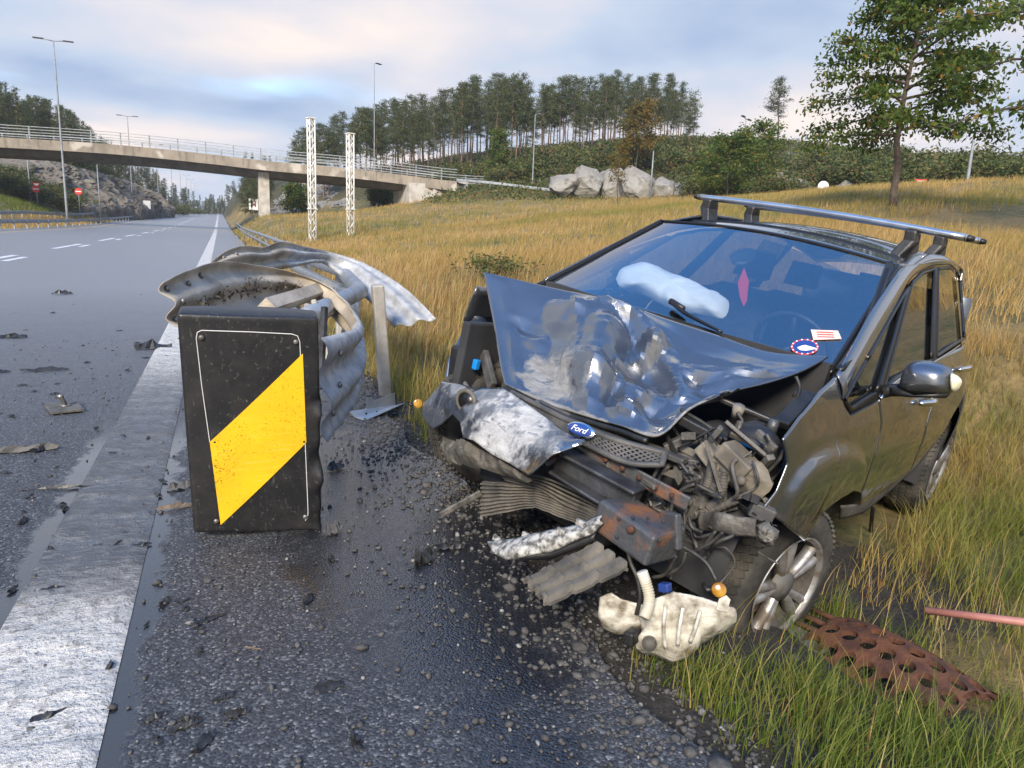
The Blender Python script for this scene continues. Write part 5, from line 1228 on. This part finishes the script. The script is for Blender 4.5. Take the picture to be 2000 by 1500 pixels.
# cabin
O=[(-.42,-.72,1.0),(-.42,.72,1.0),(-.75,.74,1.03),(-.98,.72,.98),(-.98,-.72,.98),(-.75,-.74,1.03)]
bev(mk('dashboard',*prism([np.array(p)-[.02,0,.05] for p in O],(0,0,-.30)),'interior',car,False),.04)
def seat(x,y):
    s=mk('seat',*inflate([(x+.25,y-.25,.66),(x+.25,y+.25,.66),(x-.27,y+.26,.60),(x-.27,y-.26,.60)],(0,0,1),.08,5,1),'seat_cloth',car)
    B=[(x-.22,y-.25,.66),(x-.22,y+.25,.66),(x-.42,y+.23,1.22),(x-.42,y-.23,1.22)]; mk('seat_back',*inflate(poly(B+[B[0]],24)[:-1],(1,0,.35),.09,5,1),'seat_cloth',s)
    Hh=[(x-.44,y-.13,1.28),(x-.44,y+.13,1.28),(x-.48,y+.12,1.46),(x-.48,y-.12,1.46)]; mk('headrest',*inflate(poly(Hh+[Hh[0]],20)[:-1],(1,0,.2),.06,5,1),'seat_cloth',s)
for y in (.38,-.38): seat(-1.55,y); seat(-2.45,y)
sw=np.array([-.95,.38,1.02]); th=np.linspace(0,2*math.pi,40); ax=rotm('Y',math.radians(-62))
ring=np.stack([.185*np.cos(th),.185*np.sin(th),0*th],1)@ax.T+sw; wh=mk('steering_wheel',*tubev(ring,.014,8,False),'black_plastic',car)
for a in (0,2.2,4.1): mk('spoke',*tubev([sw,sw+ax@np.array([.18*math.cos(a),.18*math.sin(a),0])],.012,6),'black_plastic',wh)
def behind(px,py,d): # point on the ray d metres behind the screen
    p=CP(px,py,WN,np.array(WC)+np.array([.06,0,0])); q=(p-CO)/np.linalg.norm(p-CO); return p+q*d
O=[(1203,545),(1215,525),(1245,516),(1278,522),(1312,538),(1348,550),(1390,572),(1418,585),(1424,600),(1412,622),(1375,616),(1335,611),(1308,602),(1280,588),(1245,570),(1212,562)]
V,Fc=inflate(spline([behind(*p,.30) for p in O]+[behind(*O[0],.30)],60)[:-1],(.85,.4,.35),.12,9,.9); V=np.array(V); V+=(.022*np.abs(vnoise(V,14,2))+.012*vnoise(V,34,3))[:,None]*np.array([.8,.4,.4])
mk('airbag',V,Fc,'airbag',car)
# rear-view mirror, pennant, stickers
O=[(1424,500),(1440,488),(1470,485),(1476,497),(1462,515),(1432,517)]
mk('rear_view_mirror',*inflate(spline([behind(*p,.12) for p in O]+[behind(*O[0],.12)],24)[:-1],(1,.4,0),.03,4,.5),'black_plastic',car)
mk('pennant',*prism([behind(*p,.10) for p in ((1453,523),(1462,550),(1458,588),(1452,598),(1445,580),(1441,552))],(-.006,0,0)),'red_card',car,False)
def wpoly(name,pts,d,mat):
    O=[CP(px,py,WN,np.array(WC)+np.array([.055+d,0,0])) for px,py in pts]; return solid(mk(name,O,[tuple(range(len(O)))],mat,car,False),.001)
def uvof(px,py):                               # place on the bowed screen seen at this pixel
    best=None
    C=W0.reshape(-1,3)-CO; d=cray(px,py); d/=np.linalg.norm(d); k=np.argmin(np.linalg.norm(C-np.outer(C@d,d),axis=1)); i,j=divmod(int(k),nv); p0=W0[i,j]
    n=WN/np.linalg.norm(WN)
    i=min(max(i,1),nu-2); j=min(max(j,1),nv-2); n=np.cross(W0[i+1,j]-W0[i-1,j],W0[i,j+1]-W0[i,j-1]); n/=np.linalg.norm(n)
    if n[0]<0:n=-n
    q=CP(px,py,n,p0); return q,n
def decal(name,pts,d,mat):
    O=[];
    for px,py in pts: q,n=uvof(px,py); O.append(q+n*d)
    return solid(mk(name,O,[tuple(range(len(O)))],mat,car,False),.0008)
decal('parking_card',[(1583,646),(1636,648),(1643,664),(1588,666)],.006,'orange_paper')
for k in range(3): decal('card_print',[(1594+k,650.5+k*4.5),(1626+k,651.5+k*4.5),(1627+k,653+k*4.5),(1594+k,652+k*4.5)],.008,'red_print')
ec=(1571,680); E=lambda r,n=36:[(ec[0]+r*1.0*math.cos(2*math.pi*k/n),ec[1]+r*.56*math.sin(2*math.pi*k/n)) for k in range(n)]
decal('round_sticker',E(27),.006,'red_print'); decal('sticker_field',E(23),.0075,'navy_print'); decal('sticker_gauge',[(1556,682),(1566,678),(1572,677),(1596,684),(1574,688),(1562,687)],.009,'white_print')
for k in range(14):
    a=2*math.pi*k/14; c_=(ec[0]+25*math.cos(a),ec[1]+14*math.sin(a)); decal('sticker_tick',[(c_[0]-1.5,c_[1]-1),(c_[0]+1.5,c_[1]-1),(c_[0]+1.5,c_[1]+1),(c_[0]-1.5,c_[1]+1)],.0085,'white_print')
# wiper
wp=[uvof(1318,600)[0]+[.03,0,.02],uvof(1345,622)[0]+[.03,0,.02],uvof(1412,658)[0]+[.02,0,.02]]
wi=mk('wiper_arm',*tubev(wp,[.012,.009,.006],6,True,14),'black_trim',car)
mk('wiper_joint',*tubev([uvof(1314,597)[0]+[.03,0,.02],uvof(1340,612)[0]+[.035,0,.02]],[.016,.013],6),'black_plastic',wi)
# ---- crumpled bonnet
G=[[(945,533,.02),(1070,562,-.06),(1203,592,-.13),(1300,625,-.20),(1400,657,-.26),(1500,690,-.31),(1617,699,-.38)],
   [(957,592,.08),(1070,612,.04),(1190,632,-.02),(1290,672,-.09),(1390,705,-.12),(1485,722,-.18),(1600,710,-.33)],
   [(966,640,.15),(1062,665,.13),(1160,672,.12),(1265,722,.02),(1360,750,.02),(1450,748,-.06),(1560,730,-.22)],
   [(973,685,.22),(1055,712,.22),(1142,735,.24),(1245,762,.14),(1335,785,.12),(1418,768,.06),(1505,748,-.08)],
   [(979,722,.30),(1056,752,.31),(1135,775,.33),(1225,802,.28),(1308,822,.28),(1378,786,.20),(1440,763,.08)],
   [(986,752,.37),(1058,786,.39),(1130,810,.42),(1212,834,.44),(1285,853,.46),(1345,802,.33),(1398,776,.20)]]
Gp=np.array([[CX(*p) for p in row] for row in G]); nr,nc=70,90
rows=np.array([spline(Gp[i],nc) for i in range(6)]); HB=np.array([spline(rows[:,k],nr) for k in range(nc)])   # nc x nr
hn=np.array([.55,.25,.8]); hn/=np.linalg.norm(hn)
uu=np.linspace(0,1,nc)[:,None]; vv=np.linspace(0,1,nr)[None]
def ridge(u0,v0,u1,v1,w_,h):                  # crease: sharp fold along a line of the sheet
    du,dv=u1-u0,v1-v0; t=np.clip(((uu-u0)*du+(vv-v0)*dv)/(du*du+dv*dv),0,1); d=np.sqrt((uu-u0-t*du)**2+(vv-v0-t*dv)**2); return h*np.maximum(0,1-d/w_)*(1-.3*t)
edge=np.minimum(1,np.minimum(np.minimum(uu,1-uu),np.minimum(vv,1-vv))*9)
D=ridge(.30,.20,.36,.75,.10,.045)+ridge(.30,.2,.18,.5,.08,.03)+ridge(.40,.05,.44,.95,.07,.055)+ridge(.44,.2,.60,.55,.10,-.06)+ridge(.48,.12,.72,.55,.06,.04)+ridge(.62,.6,.55,.95,.07,.045)+ridge(.70,.35,.95,.30,.06,.03)+ridge(.72,.4,.9,.75,.07,-.035)+ridge(.12,.4,.3,.45,.09,-.025)+ridge(.05,.05,.08,.95,.05,.02)
D+=ridge(.5,.62,.52,.85,.05,-.04)+ridge(.56,.25,.50,.5,.04,.05)
rgb=np.random.default_rng(17)
for k in range(22):                           # buckled facets: straight folds of limited reach
    cu,cv,an=rgb.uniform(.12,.95),rgb.uniform(.1,.95),rgb.uniform(0,math.pi); q=np.abs((uu-cu)*math.cos(an)+(vv-cv)*math.sin(an)); al=(-(uu-cu)*math.sin(an)+(vv-cv)*math.cos(an))
    D=D+rgb.choice((-1,1))*rgb.uniform(.02,.048)*np.maximum(0,1-q/rgb.uniform(.08,.2))*np.maximum(0,1-np.abs(al)/rgb.uniform(.15,.32))*(.35+.65*(uu>.3))
D=D*edge+edge*.006*vnoise(HB,4.5,1)
HB=HB+D[...,None]*hn
scr=.62*np.exp(-np.abs((uu-.25)/.15)**3-np.abs((vv-.78)/.24)**3)+.30*np.exp(-((uu-.42)/.02)**2)*sstep(.2,.5,vv)+.55*np.exp(-((uu-.42)/.04)**2-((vv-.14)/.05)**2)+.6*np.exp(-((uu-.62)/.035)**2-((vv-.33)/.05)**2)+.6*np.exp(-((uu-.63)/.03)**2-((vv-.6)/.07)**2)+.55*sstep(.95,1,vv)+.3*np.exp(-((uu-.1)/.1)**2-((vv-.85)/.1)**2)
bon=solid(mk('bonnet',HB.reshape(-1,3),gridf(nc,nr),'car_paint',car,True,{'scrape':(.05+scr).ravel()}),.008,-1)
bon.data.set_sharp_from_angle(angle=math.radians(11))
lip=[HB[k,-1]-np.array([.0,0,.015]) for k in range(0,62)]; mk('bonnet_lip',*tubev(lip,.012,6),'black_plastic',bon)
# ---- torn bumper skin
def sheet3(name,b,t,mat,nu=50,nv=20,bulge=(0,0,0),crump=.006,scr=None,th=.005,par=car,sm_=True,seed=1):
    P=coons([CX(*p) for p in b],[CX(*p) for p in t],[CX(*b[0]),CX(*t[0])],[CX(*b[-1]),CX(*t[-1])],nu,nv).reshape(nu,nv,3)
    v_=np.linspace(0,1,nv)[None,:,None]; P=P+np.sin(np.pi*v_)*np.array(bulge)+crump*vnoise(P,14,seed)[...,None]*np.array([.8,0,.5])
    return solid(mk(name,P.reshape(-1,3),gridf(nu,nv),mat,par,sm_,{'scrape':np.full(nu*nv,scr) if np.isscalar(scr) else (np.zeros(nu*nv) if scr is None else scr(P).ravel())}),th)
sheet3('bumper_skin',[(826,815,.18),(846,838,.30),(864,828,.40),(884,808,.46),(900,826,.52),(905,855,.56),(925,860,.60),(962,888,.66),(998,906,.70),(1033,930,.74),(1060,905,.74),(1080,888,.74),(1128,872,.70),(1146,866,.66)],
   [(838,778,.12),(850,760,.16),(863,746,.20),(880,748,.25),(899,750,.29),(929,759,.36),(955,758,.40),(980,757,.43),(998,768,.47),(1030,790,.52),(1060,812,.56),(1095,838,.60),(1125,856,.63),(1145,864,.65)],'scraped_paint',90,26,(.022,0,.012),.005,lambda P:.16+.55*np.exp(-((P[...,1]-.0)/.28)**2)).data.set_sharp_from_angle(angle=math.radians(14))
h=CX(920,783,.42); h=h+(CO-h)/np.linalg.norm(CO-h)*.03; mk('tow_eye_ring',*tubev([h+np.array([.03+.0*a,.052*math.cos(a),.045*math.sin(a)]) for a in np.linspace(0,2*math.pi,28)],.010,6,False),'dusty_plastic',car)
mk('tow_eye_dark_disc',*tubev([h+np.array([.030,0,0]),h+np.array([.034,0,0])],.044,24),'black_trim',car)  # solid black disc paints in the darkness of an open hole
sheet3('lower_valance',[(862,886,.34),(878,903,.40),(944,918,.52),(992,930,.60),(1030,940,.66)],[(864,852,.36),(885,856,.42),(905,858,.50),(962,890,.60),(1032,931,.68)],'dusty_plastic',44,16,(.012,0,0),.045,th=.004,sm_=False)
# ---- grille lattice and badge
ga,gb=[(1000,766,.42),(1060,797,.50),(1120,826,.55),(1200,859,.56),(1300,886,.50)],[(1012,792,.44),(1080,832,.54),(1145,868,.58),(1225,903,.58),(1292,908,.53)]
gt,gl=spline([CX(*p) for p in ga],80),spline([CX(*p) for p in gb],80)
gri=mk('grille_frame',*tubev(list(gt)+list(gl[::-1])+[gt[0]],.011,6,False),'grey_plastic',car)
def gp(s,t): i=min(78,max(0,s*79)); i0=int(i); f_=i-i0; a=gt[i0]*(1-f_)+gt[i0+1]*f_; b=gl[i0]*(1-f_)+gl[i0+1]*f_; return a+(b-a)*t
m=MB()
for k in range(-4,34):
    for sgn in (1,-1):
        pts=[]
        for t in np.linspace(0,1,8):
            s=(k+(t if sgn>0 else 1-t)*4)/30
            if 0<=s<=1: pts.append(gp(s,t))
        if len(pts)>1: m.add(*tubev(pts,.0042,5))
m.build('grille_mesh','grey_plastic',gri,True)
P=[gp(s,t)-np.array([.05,0,0]) for s in np.linspace(.02,.98,12) for t in (0,1)]; mk('grille_backing',P,gridf(12,2),'interior',gri,True)
bc=CX(1134,840,.60); bx=CX(1157,848,.60)-bc; bx/=np.linalg.norm(bx); fw=CO-bc; fw/=np.linalg.norm(fw); fw=np.array([.9,.25,.35]); fw-=bx*(fw@bx); fw/=np.linalg.norm(fw); bu=np.cross(fw,bx)
el=lambda a,b_,d,n=40:[bc+bx*a*math.cos(2*math.pi*k/n)+bu*b_*math.sin(2*math.pi*k/n)+fw*d for k in range(n)]
bd=mk('badge',*inflate(el(.058,.026,0),fw,.010,5,.6),'chrome',car); mk('badge_field',*inflate(el(.050,.020,.0075),fw,.005,5,.2),'navy_print',bd)
tcu=bpy.data.curves.new('badge_lettering','FONT'); tcu.body='Ford'; tcu.size=.029; tcu.shear=.35; tcu.align_x='CENTER'; tcu.align_y='CENTER'; tcu.extrude=.0008; tcu.materials.append(MAT('white_print'))
_t=bpy.data.objects.new('badge_lettering',tcu); COL.objects.link(_t); bpy.context.view_layer.update()
_me=bpy.data.meshes.new_from_object(_t.evaluated_get(bpy.context.evaluated_depsgraph_get())); bpy.data.objects.remove(_t)
to_=bpy.data.objects.new('badge_lettering',_me); COL.objects.link(to_); to_.parent=bd
R3=np.stack([bx,bu,fw],1); to_.matrix_local=Matrix.LocRotScale(Vector(bc+fw*.0135),Matrix(R3.tolist()),Vector((1.15,1,1)))
# ---- front end structure
def beam(name,a,b,w_,h_,mat,tw=0.,nseg=2,bv=.006):
    a,b=np.asarray(a),np.asarray(b); d=b-a; l=np.linalg.norm(d); d/=l; z=np.array([0,0,1.])-d*d[2]; z/=np.linalg.norm(z); y=np.cross(z,d)
    c_,s_=math.cos(tw),math.sin(tw); y,z=y*c_+z*s_,z*c_-y*s_
    M=np.stack([d,y,z],1); return bev(mk(name,boxv((a+b)/2,(l,w_,h_),M),BF,mat,car,False),bv)
beam('slam_panel',CX(1050,785,.40),CX(1340,902,.40),.05,.022,'grey_plastic'); beam('slam_panel',CX(1085,822,.36),CX(1330,905,.36),.06,.016,'black_plastic')
beam('crash_beam',CX(1092,898,.60),CX(1245,978,.58),.05,.075,'steel_dark'); beam('crash_beam_flange',CX(1104,882,.63),CX(1250,960,.60),.09,.014,'steel_dark'); beam('crash_beam_flange',CX(1085,918,.63),CX(1205,992,.62),.09,.014,'steel_dark')
beam('rusty_crossbar',CX(1130,868,.56),CX(1345,985,.52),.012,.05,'steel_rust'); beam('rusty_crossbar',CX(1060,880,.52),CX(1180,945,.50),.03,.04,'rust')
for t in (.25,.4,.55,.7,.85):
    p=CX(1130+215*t,868+117*t,.568); boltat(p,(-1,0,0),.009,'rusty_bolt',car,'rust')
bev(mk('crash_box',boxv(CX(1245,1033,.66),(.16,.235,.105),rotm('X',-.06)@rotm('Z',-.12)),BF,'steel_rust',car,False),.012); 
boltat(CX(1233,1034,.752),(-1,-.1,0),.013,'rusty_bolt',car,'rust')
for px,py in ((1209,1012),(1237,1010),(1266,1012),(1205,1048),(1296,1018),(1288,1055)): boltat(CX(px,py,.752),(-1,0,0),.006,'bolt_hole',car,'interior')
beam('crash_box_plate',CX(1310,1000,.62),CX(1312,1070,.62),.025,.08,'steel_rust',.4)
def ribbed(name,c4,n,mat,amp=.006):
    a,b,c_,d=[CX(*p) for p in c4]; nv_=n*6; V=[]
    for i in range(24):
        u_=i/23
        for j in range(nv_):
            v_=j/(nv_-1); p=(a*(1-u_)+b*u_)*(1-v_)+(d*(1-u_)+c_*u_)*v_; V.append(p+np.array([amp*(1 if (j//3)%2 else -1)+.012*float(vnoise(p,8,2)),0,.004*float(vnoise(p,20,3))]))
    return solid(mk(name,V,gridf(24,nv_),mat,car,False),.004)
ribbed('radiator',[(942,940,.50),(1048,947,.54),(1048,990,.54),(944,1008,.50)],9,'dusty_plastic'); ribbed('radiator',[(1050,948,.54),(1180,997,.60),(1142,1030,.60),(1047,988,.54)],9,'dusty_plastic')
for k in range(5):
    mk('condenser_tube',*tubev([CX(970+4*k,917+5*k,.53),CX(1050,930+6*k,.56),CX(1110,952+9*k,.58),CX(1180,990+6*k,.60)],.005,5,True,16),'dusty_plastic',car)
sheet3('lower_grille',[(990,1094,.84),(1026,1086,.84),(1080,1076,.80),(1160,1042,.76),(1180,1022,.74)],[(952,1058,.80),(1010,1050,.80),(1070,1038,.78),(1140,1022,.74),(1178,1006,.72)],'scraped_plastic',40,10,(.02,0,0),.010,th=.004)
sheet3('lower_grille_black_lip',[(1020,1094,.83),(1080,1090,.79),(1165,1056,.75)],[(1026,1082,.83),(1080,1074,.79),(1165,1040,.75)],'black_plastic',20,6,(.01,0,0),.003)  # black strip along the bottom edge of the lower grille
for k,(px,py) in enumerate(((970,1052),(1028,1046),(1096,1038),(1134,1022))): mk('grille_tab',boxv(CX(px,py,.79),(.010,.030,.018)),BF,'scraped_plastic',car,False)
# ribbed undertray hanging onto the ground
a,b,c_,d=CX(1018,1132,.86),CX(1158,1060,.74),CX(1228,1108,.78),CX(1064,1180,.92)
V=[];n1,n2=30,26
for i in range(n1):
    for j in range(n2):
        u_,v_=i/(n1-1),j/(n2-1); p=(a*(1-u_)+b*u_)*(1-v_)+(d*(1-u_)+c_*u_)*v_; V.append(p+np.array([.0,0,.010*(1 if (j//4)%2 else -1)+.008*(1 if (i%9)<2 else 0)]))
solid(mk('undertray',V,gridf(n1,n2),'dusty_plastic',car,False),.01)
beam('bracket_strip',CX(860,1006,.62),CX(940,962,.52),.012,.028,'grimy_metal')
# engine bay contents
bev(mk('dark_nose_filler',boxv((.05,.0,.36),(.5,.72,.34)),BF,'interior',car,False),.03)  # plain dark box added so the crushed nose reads dense and dark
bev(mk('engine_block',boxv((-.10,-.12,.55),(.40,.80,.42)),BF,'grey_plastic',car,False),.04)
bev(mk('engine_cover',boxv((-.12,-.05,.79),(.34,.52,.07)),BF,'black_plastic',car,False),.02)
bev(mk('inner_wing',boxv((-.10,.70,.66),(.62,.05,.34)),BF,'interior',car,False),.01); bev(mk('inner_wing',boxv((-.10,-.70,.66),(.62,.05,.34)),BF,'interior',car,False),.01)
for p,q,w_,h_,mt in (((1330,818,.32),(1412,862,.30),.05,.035,'black_plastic'),((1395,775,.10),(1540,835,.0),.03,.02,'black_plastic'),((1375,868,.36),(1432,940,.36),.09,.05,'beige_plastic'),((1415,872,.38),(1468,925,.38),.10,.06,'beige_plastic'),((1300,880,.36),(1360,850,.30),.03,.05,'grey_plastic'),((1285,905,.36),(1345,900,.34),.04,.03,'grey_plastic'),((1525,830,.05),(1582,770,-.15),.06,.03,'black_plastic'),((1325,930,.34),(1380,935,.30),.05,.10,'grey_plastic'),((1465,990,.40),(1510,1010,.36),.04,.05,'grey_plastic')):
    beam('bracket',CX(*p),CX(*q),w_,h_,mt)
O=[(1382,895),(1405,868),(1425,872),(1452,890),(1490,905),(1512,948),(1500,962),(1475,982),(1448,968),(1430,952),(1400,920)]
mk('headlamp_carrier',*inflate(poly([CX(*p,.37) for p in O]+[CX(*O[0],.37)],40)[:-1],(1,.2,.3),.045,5,.8,.002),'beige_plastic',car)
boltat(CX(1448,938,.43),(-1,-.1,-.2),.016,'carrier_bolt',car,'beige_plastic')
for px,py in ((1459,968),(1476,975)): mk('carrier_hole',boxv(CX(px,py,.418),(.012,.024,.024)),BF,'interior',car,False)
sheet3('silver_duct',[(1364,1032,.44),(1395,1038,.46),(1430,1044,.46),(1476,1046,.44)],[(1366,998,.44),(1400,1000,.46),(1440,1008,.46),(1478,1010,.44)],'grimy_metal',24,8,(.008,0,0),.014,th=.006)
q=CX(1497,1040,.42); mk('fog_lamp',*inflate([q+np.array([0,.038*math.cos(a),.034*math.sin(a)]) for a in np.linspace(0,2*math.pi,20,endpoint=False)],(1,.2,0),.03,6,1,.003),'grimy_metal',car)
q=CX(1472,880,.22); mk('air_duct',*inflate([q+np.array([0,.105*math.cos(a),.095*math.sin(a)]) for a in np.linspace(0,2*math.pi,28,endpoint=False)],(1,.2,.3),.09,7,1),'black_plastic',car)
bev(mk('blue_connector',boxv(CX(1462,868,.315),(.02,.055,.02)),BF,'blue_connector',car,False),.006); bev(mk('blue_connector',boxv(CX(930,712,.14),(.03,.03,.05)),BF,'blue_connector',car,False),.006)
for p,r_ in ((((1330,985),(1372,970),(1398,950),(1408,920)),.017),(((1385,992),(1402,975),(1412,945),(1415,915)),.017),(((1360,955),(1375,965),(1368,990)),.02),(((1300,962),(1340,1000),(1390,996),(1440,975)),.014),(((1395,900),(1385,935),(1375,960)),.018)):
    P=spline([CX(x,y,.40) for x,y in p],46); mk('corrugated_hose',*tubev(P,r_,10,True,None,lambda i:1+.10*math.sin(i*2.1)),'rubber_hose',car)
for p,X in ((((1357,945),(1330,958),(1313,985),(1311,1030),(1322,1060),(1318,1090)),.52),(((1330,905),(1345,925),(1357,945)),.5),(((1295,1000),(1300,1030),(1325,1062),(1352,1078),(1380,1100),(1400,1135)),.55),(((1322,1085),(1300,1120),(1275,1128)),.6),(((1345,1010),(1352,1030),(1372,1040)),.5),(((1352,1078),(1385,1062),(1412,1040)),.5),(((1225,1072),(1232,1100),(1245,1130),(1250,1165),(1243,1200)),.72),(((1340,1078),(1330,1105),(1305,1122)),.58),(((1330,800),(1380,830),(1420,860)),.3),(((1440,805),(1450,825),(1440,845)),.2),(((1555,735),(1562,760),(1550,790)),-.1),(((1480,940),(1520,900),(1530,880)),.3),(((1240,960),(1270,940),(1290,905)),.5)):
    mk('cable',*tubev([CX(x,y,X) for x,y in p],.0065,6,True,28),'cable',car)
sheet3('steel_tab',[(1305,1100,.56),(1330,1068,.54)],[(1325,1020,.52),(1340,1025,.50)],'steel_rust',10,6,(.02,0,0),.006,th=.01)
sheet3('engine_shield',[(1290,1085,.40),(1340,1070,.36),(1385,1030,.30)],[(1280,960,.36),(1330,960,.32),(1385,985,.28)],'grey_plastic',20,14,(.05,0,0),.02,th=.01)
sheet3('radiator_shroud',[(1320,955,.36),(1370,948,.33)],[(1330,880,.34),(1385,885,.30)],'grey_plastic',12,10,(.04,0,0),.01,th=.01)
O=[(1290,925),(1310,918),(1345,920),(1325,948),(1318,935)]; mk('broken_fin',*prism([CX(*p,.46) for p in O],(-.01,0,0)),'dusty_plastic',car,False)
q=CX(1437,815,.15); mk('loose_plug',*tubev([q,q+np.array([.02,.01,.045])],[.018,.022],8),'beige_plastic',car)
q=CX(1505,845,.1); mk('strut_bolt',*tubev([q,q+np.array([0,0,.05])],[.022,.018],10),'steel_rust',car); q=CX(1557,777,-.15); mk('strut_bolt',*tubev([q,q+np.array([0,0,.03])],[.02,.016],10),'steel_rust',car)
# amber lamps dangling on wires
def amber(px,py,X,rad):
    q=CX(px,py,X); fwd=(CO-q)/np.linalg.norm(CO-q); e=np.cross(fwd,[0,0,1]); e/=np.linalg.norm(e); f2=np.cross(e,fwd)
    rg_=[q+e*rad*math.cos(a)+f2*rad*math.sin(a) for a in np.linspace(0,2*math.pi,24)]
    l_=mk('amber_lamp',*inflate(rg_[:-1],fwd+e*.8+f2*.3,rad*.5,5,1.0),'amber',car); mk('lamp_socket',*tubev([q+e*rad*.5-fwd*rad,q+e*rad*1.5-f2*rad*.6-fwd*rad*.6,q+e*rad*2.2-fwd*rad],[rad*.5,rad*.4,rad*.3],8),'black_plastic',l_)
amber(1404,1152,.48,.023); amber(816,788,.08,.024)
bev(mk('sensor_plug',boxv(CX(1299,1147,.66),(.03,.035,.028),rotm('X',.4)),BF,'navy_print',car,False),.005)
# ---- far front corner: fender skin, lamp recess
P=coons([CX(868,748,.10),CX(905,760,.05)],[CX(945,622,-.20),CX(958,640,-.15)],[CX(868,748,.10),CX(876,700,.05),CX(900,655,-.08),CX(945,622,-.20)],[CX(905,760,.05),CX(893,700,.0),CX(915,665,-.08),CX(958,640,-.15)],10,24)
solid(mk('front_fender',P,gridf(10,24),'car_paint',car,True,{'scrape':np.zeros(len(P))}),.008)
# rest of the far flank fender, out of sight behind the bonnet
V=[(x,-float(Ys(x,z)),z) for x in np.linspace(-.62,.0,10) for z in np.linspace(.78,.97,5)]; solid(mk('front_fender',V,gridf(10,5),'car_paint',car,True),.006)
bev(mk('lamp_box',boxv(CX(915,715,.02),(.14,.16,.20),rotm('X',.1)),BF,'black_plastic',car,False),.02)
beam('lamp_strut',CX(945,690,.08),CX(962,756,.14),.03,.06,'grey_plastic'); beam('lamp_strut',CX(905,745,.16),CX(918,765,.18),.02,.02,'galv')
mk('cable',*tubev([CX(912,680,.05),CX(920,660,.05),CX(945,650,0)],.006,6,True,16),'cable',car)
mk('seat_belt',*tubev([S(1705,990,-.05),S(1702,1020,-.03),S(1699,1048,-.03)],.012,6,flat=.3),'black_trim',car)

# small broken brackets, clips and looms filling the crushed bay
rg=np.random.default_rng(91)
for k in range(46):
    px,py=rg.uniform(1290,1510),rg.uniform(850,1050)
    if py<835+ (px-1290)*-.1 or (px>1480 and py>990): continue
    X=rg.uniform(.22,.46); p=CX(px,py,X); d=rg.normal(size=3)*[.02,.06,.05]; w_=rg.uniform(.008,.03)
    beam('broken_bracket',p-d,p+d,w_,w_*rg.uniform(.3,1),['grimy_metal','dusty_plastic','black_plastic','grey_plastic','grimy_metal'][rg.integers(0,5)],rg.uniform(0,3),bv=.003)
for k in range(16):
    px,py=rg.uniform(1290,1480),rg.uniform(880,1040); X=rg.uniform(.36,.5); P=[CX(px,py,X)]
    for j in range(4): px+=rg.normal(4,22); py+=rg.normal(14,16); P.append(CX(px,py,X+rg.normal(0,.02)))
    mk('cable',*tubev(P,rg.uniform(.003,.008),6,True,26),['cable','rubber_hose'][rg.integers(0,2)],car)
for k in range(18):
    px=rg.uniform(1080,1290); py=rg.uniform(905,985)+(px-1180)*.35; p=CX(px,py,rg.uniform(.48,.6)); d=rg.normal(size=3)*[.02,.04,.012]
    beam('broken_bracket',p-d,p+d,.016,.008,['grimy_metal','steel_rust','dusty_plastic'][rg.integers(0,3)],rg.uniform(0,3),bv=.002)

# ------------------------------------------------------------------ faint morning haze between the hills
hz=bpy.data.materials.new('haze'); hz.use_nodes=True; ht=hz.node_tree; ht.nodes.clear(); ho=N(ht,'ShaderNodeOutputMaterial'); pv=N(ht,'ShaderNodeVolumePrincipled'); pv.inputs['Color'].default_value=(.86,.92,1,1); pv.inputs['Density'].default_value=.00028; L(ht,pv.outputs[0],ho.inputs['Volume'])
struct(mk('haze',boxv((2,308,36),(880,700,80)),BF,hz,None,False),'stuff')
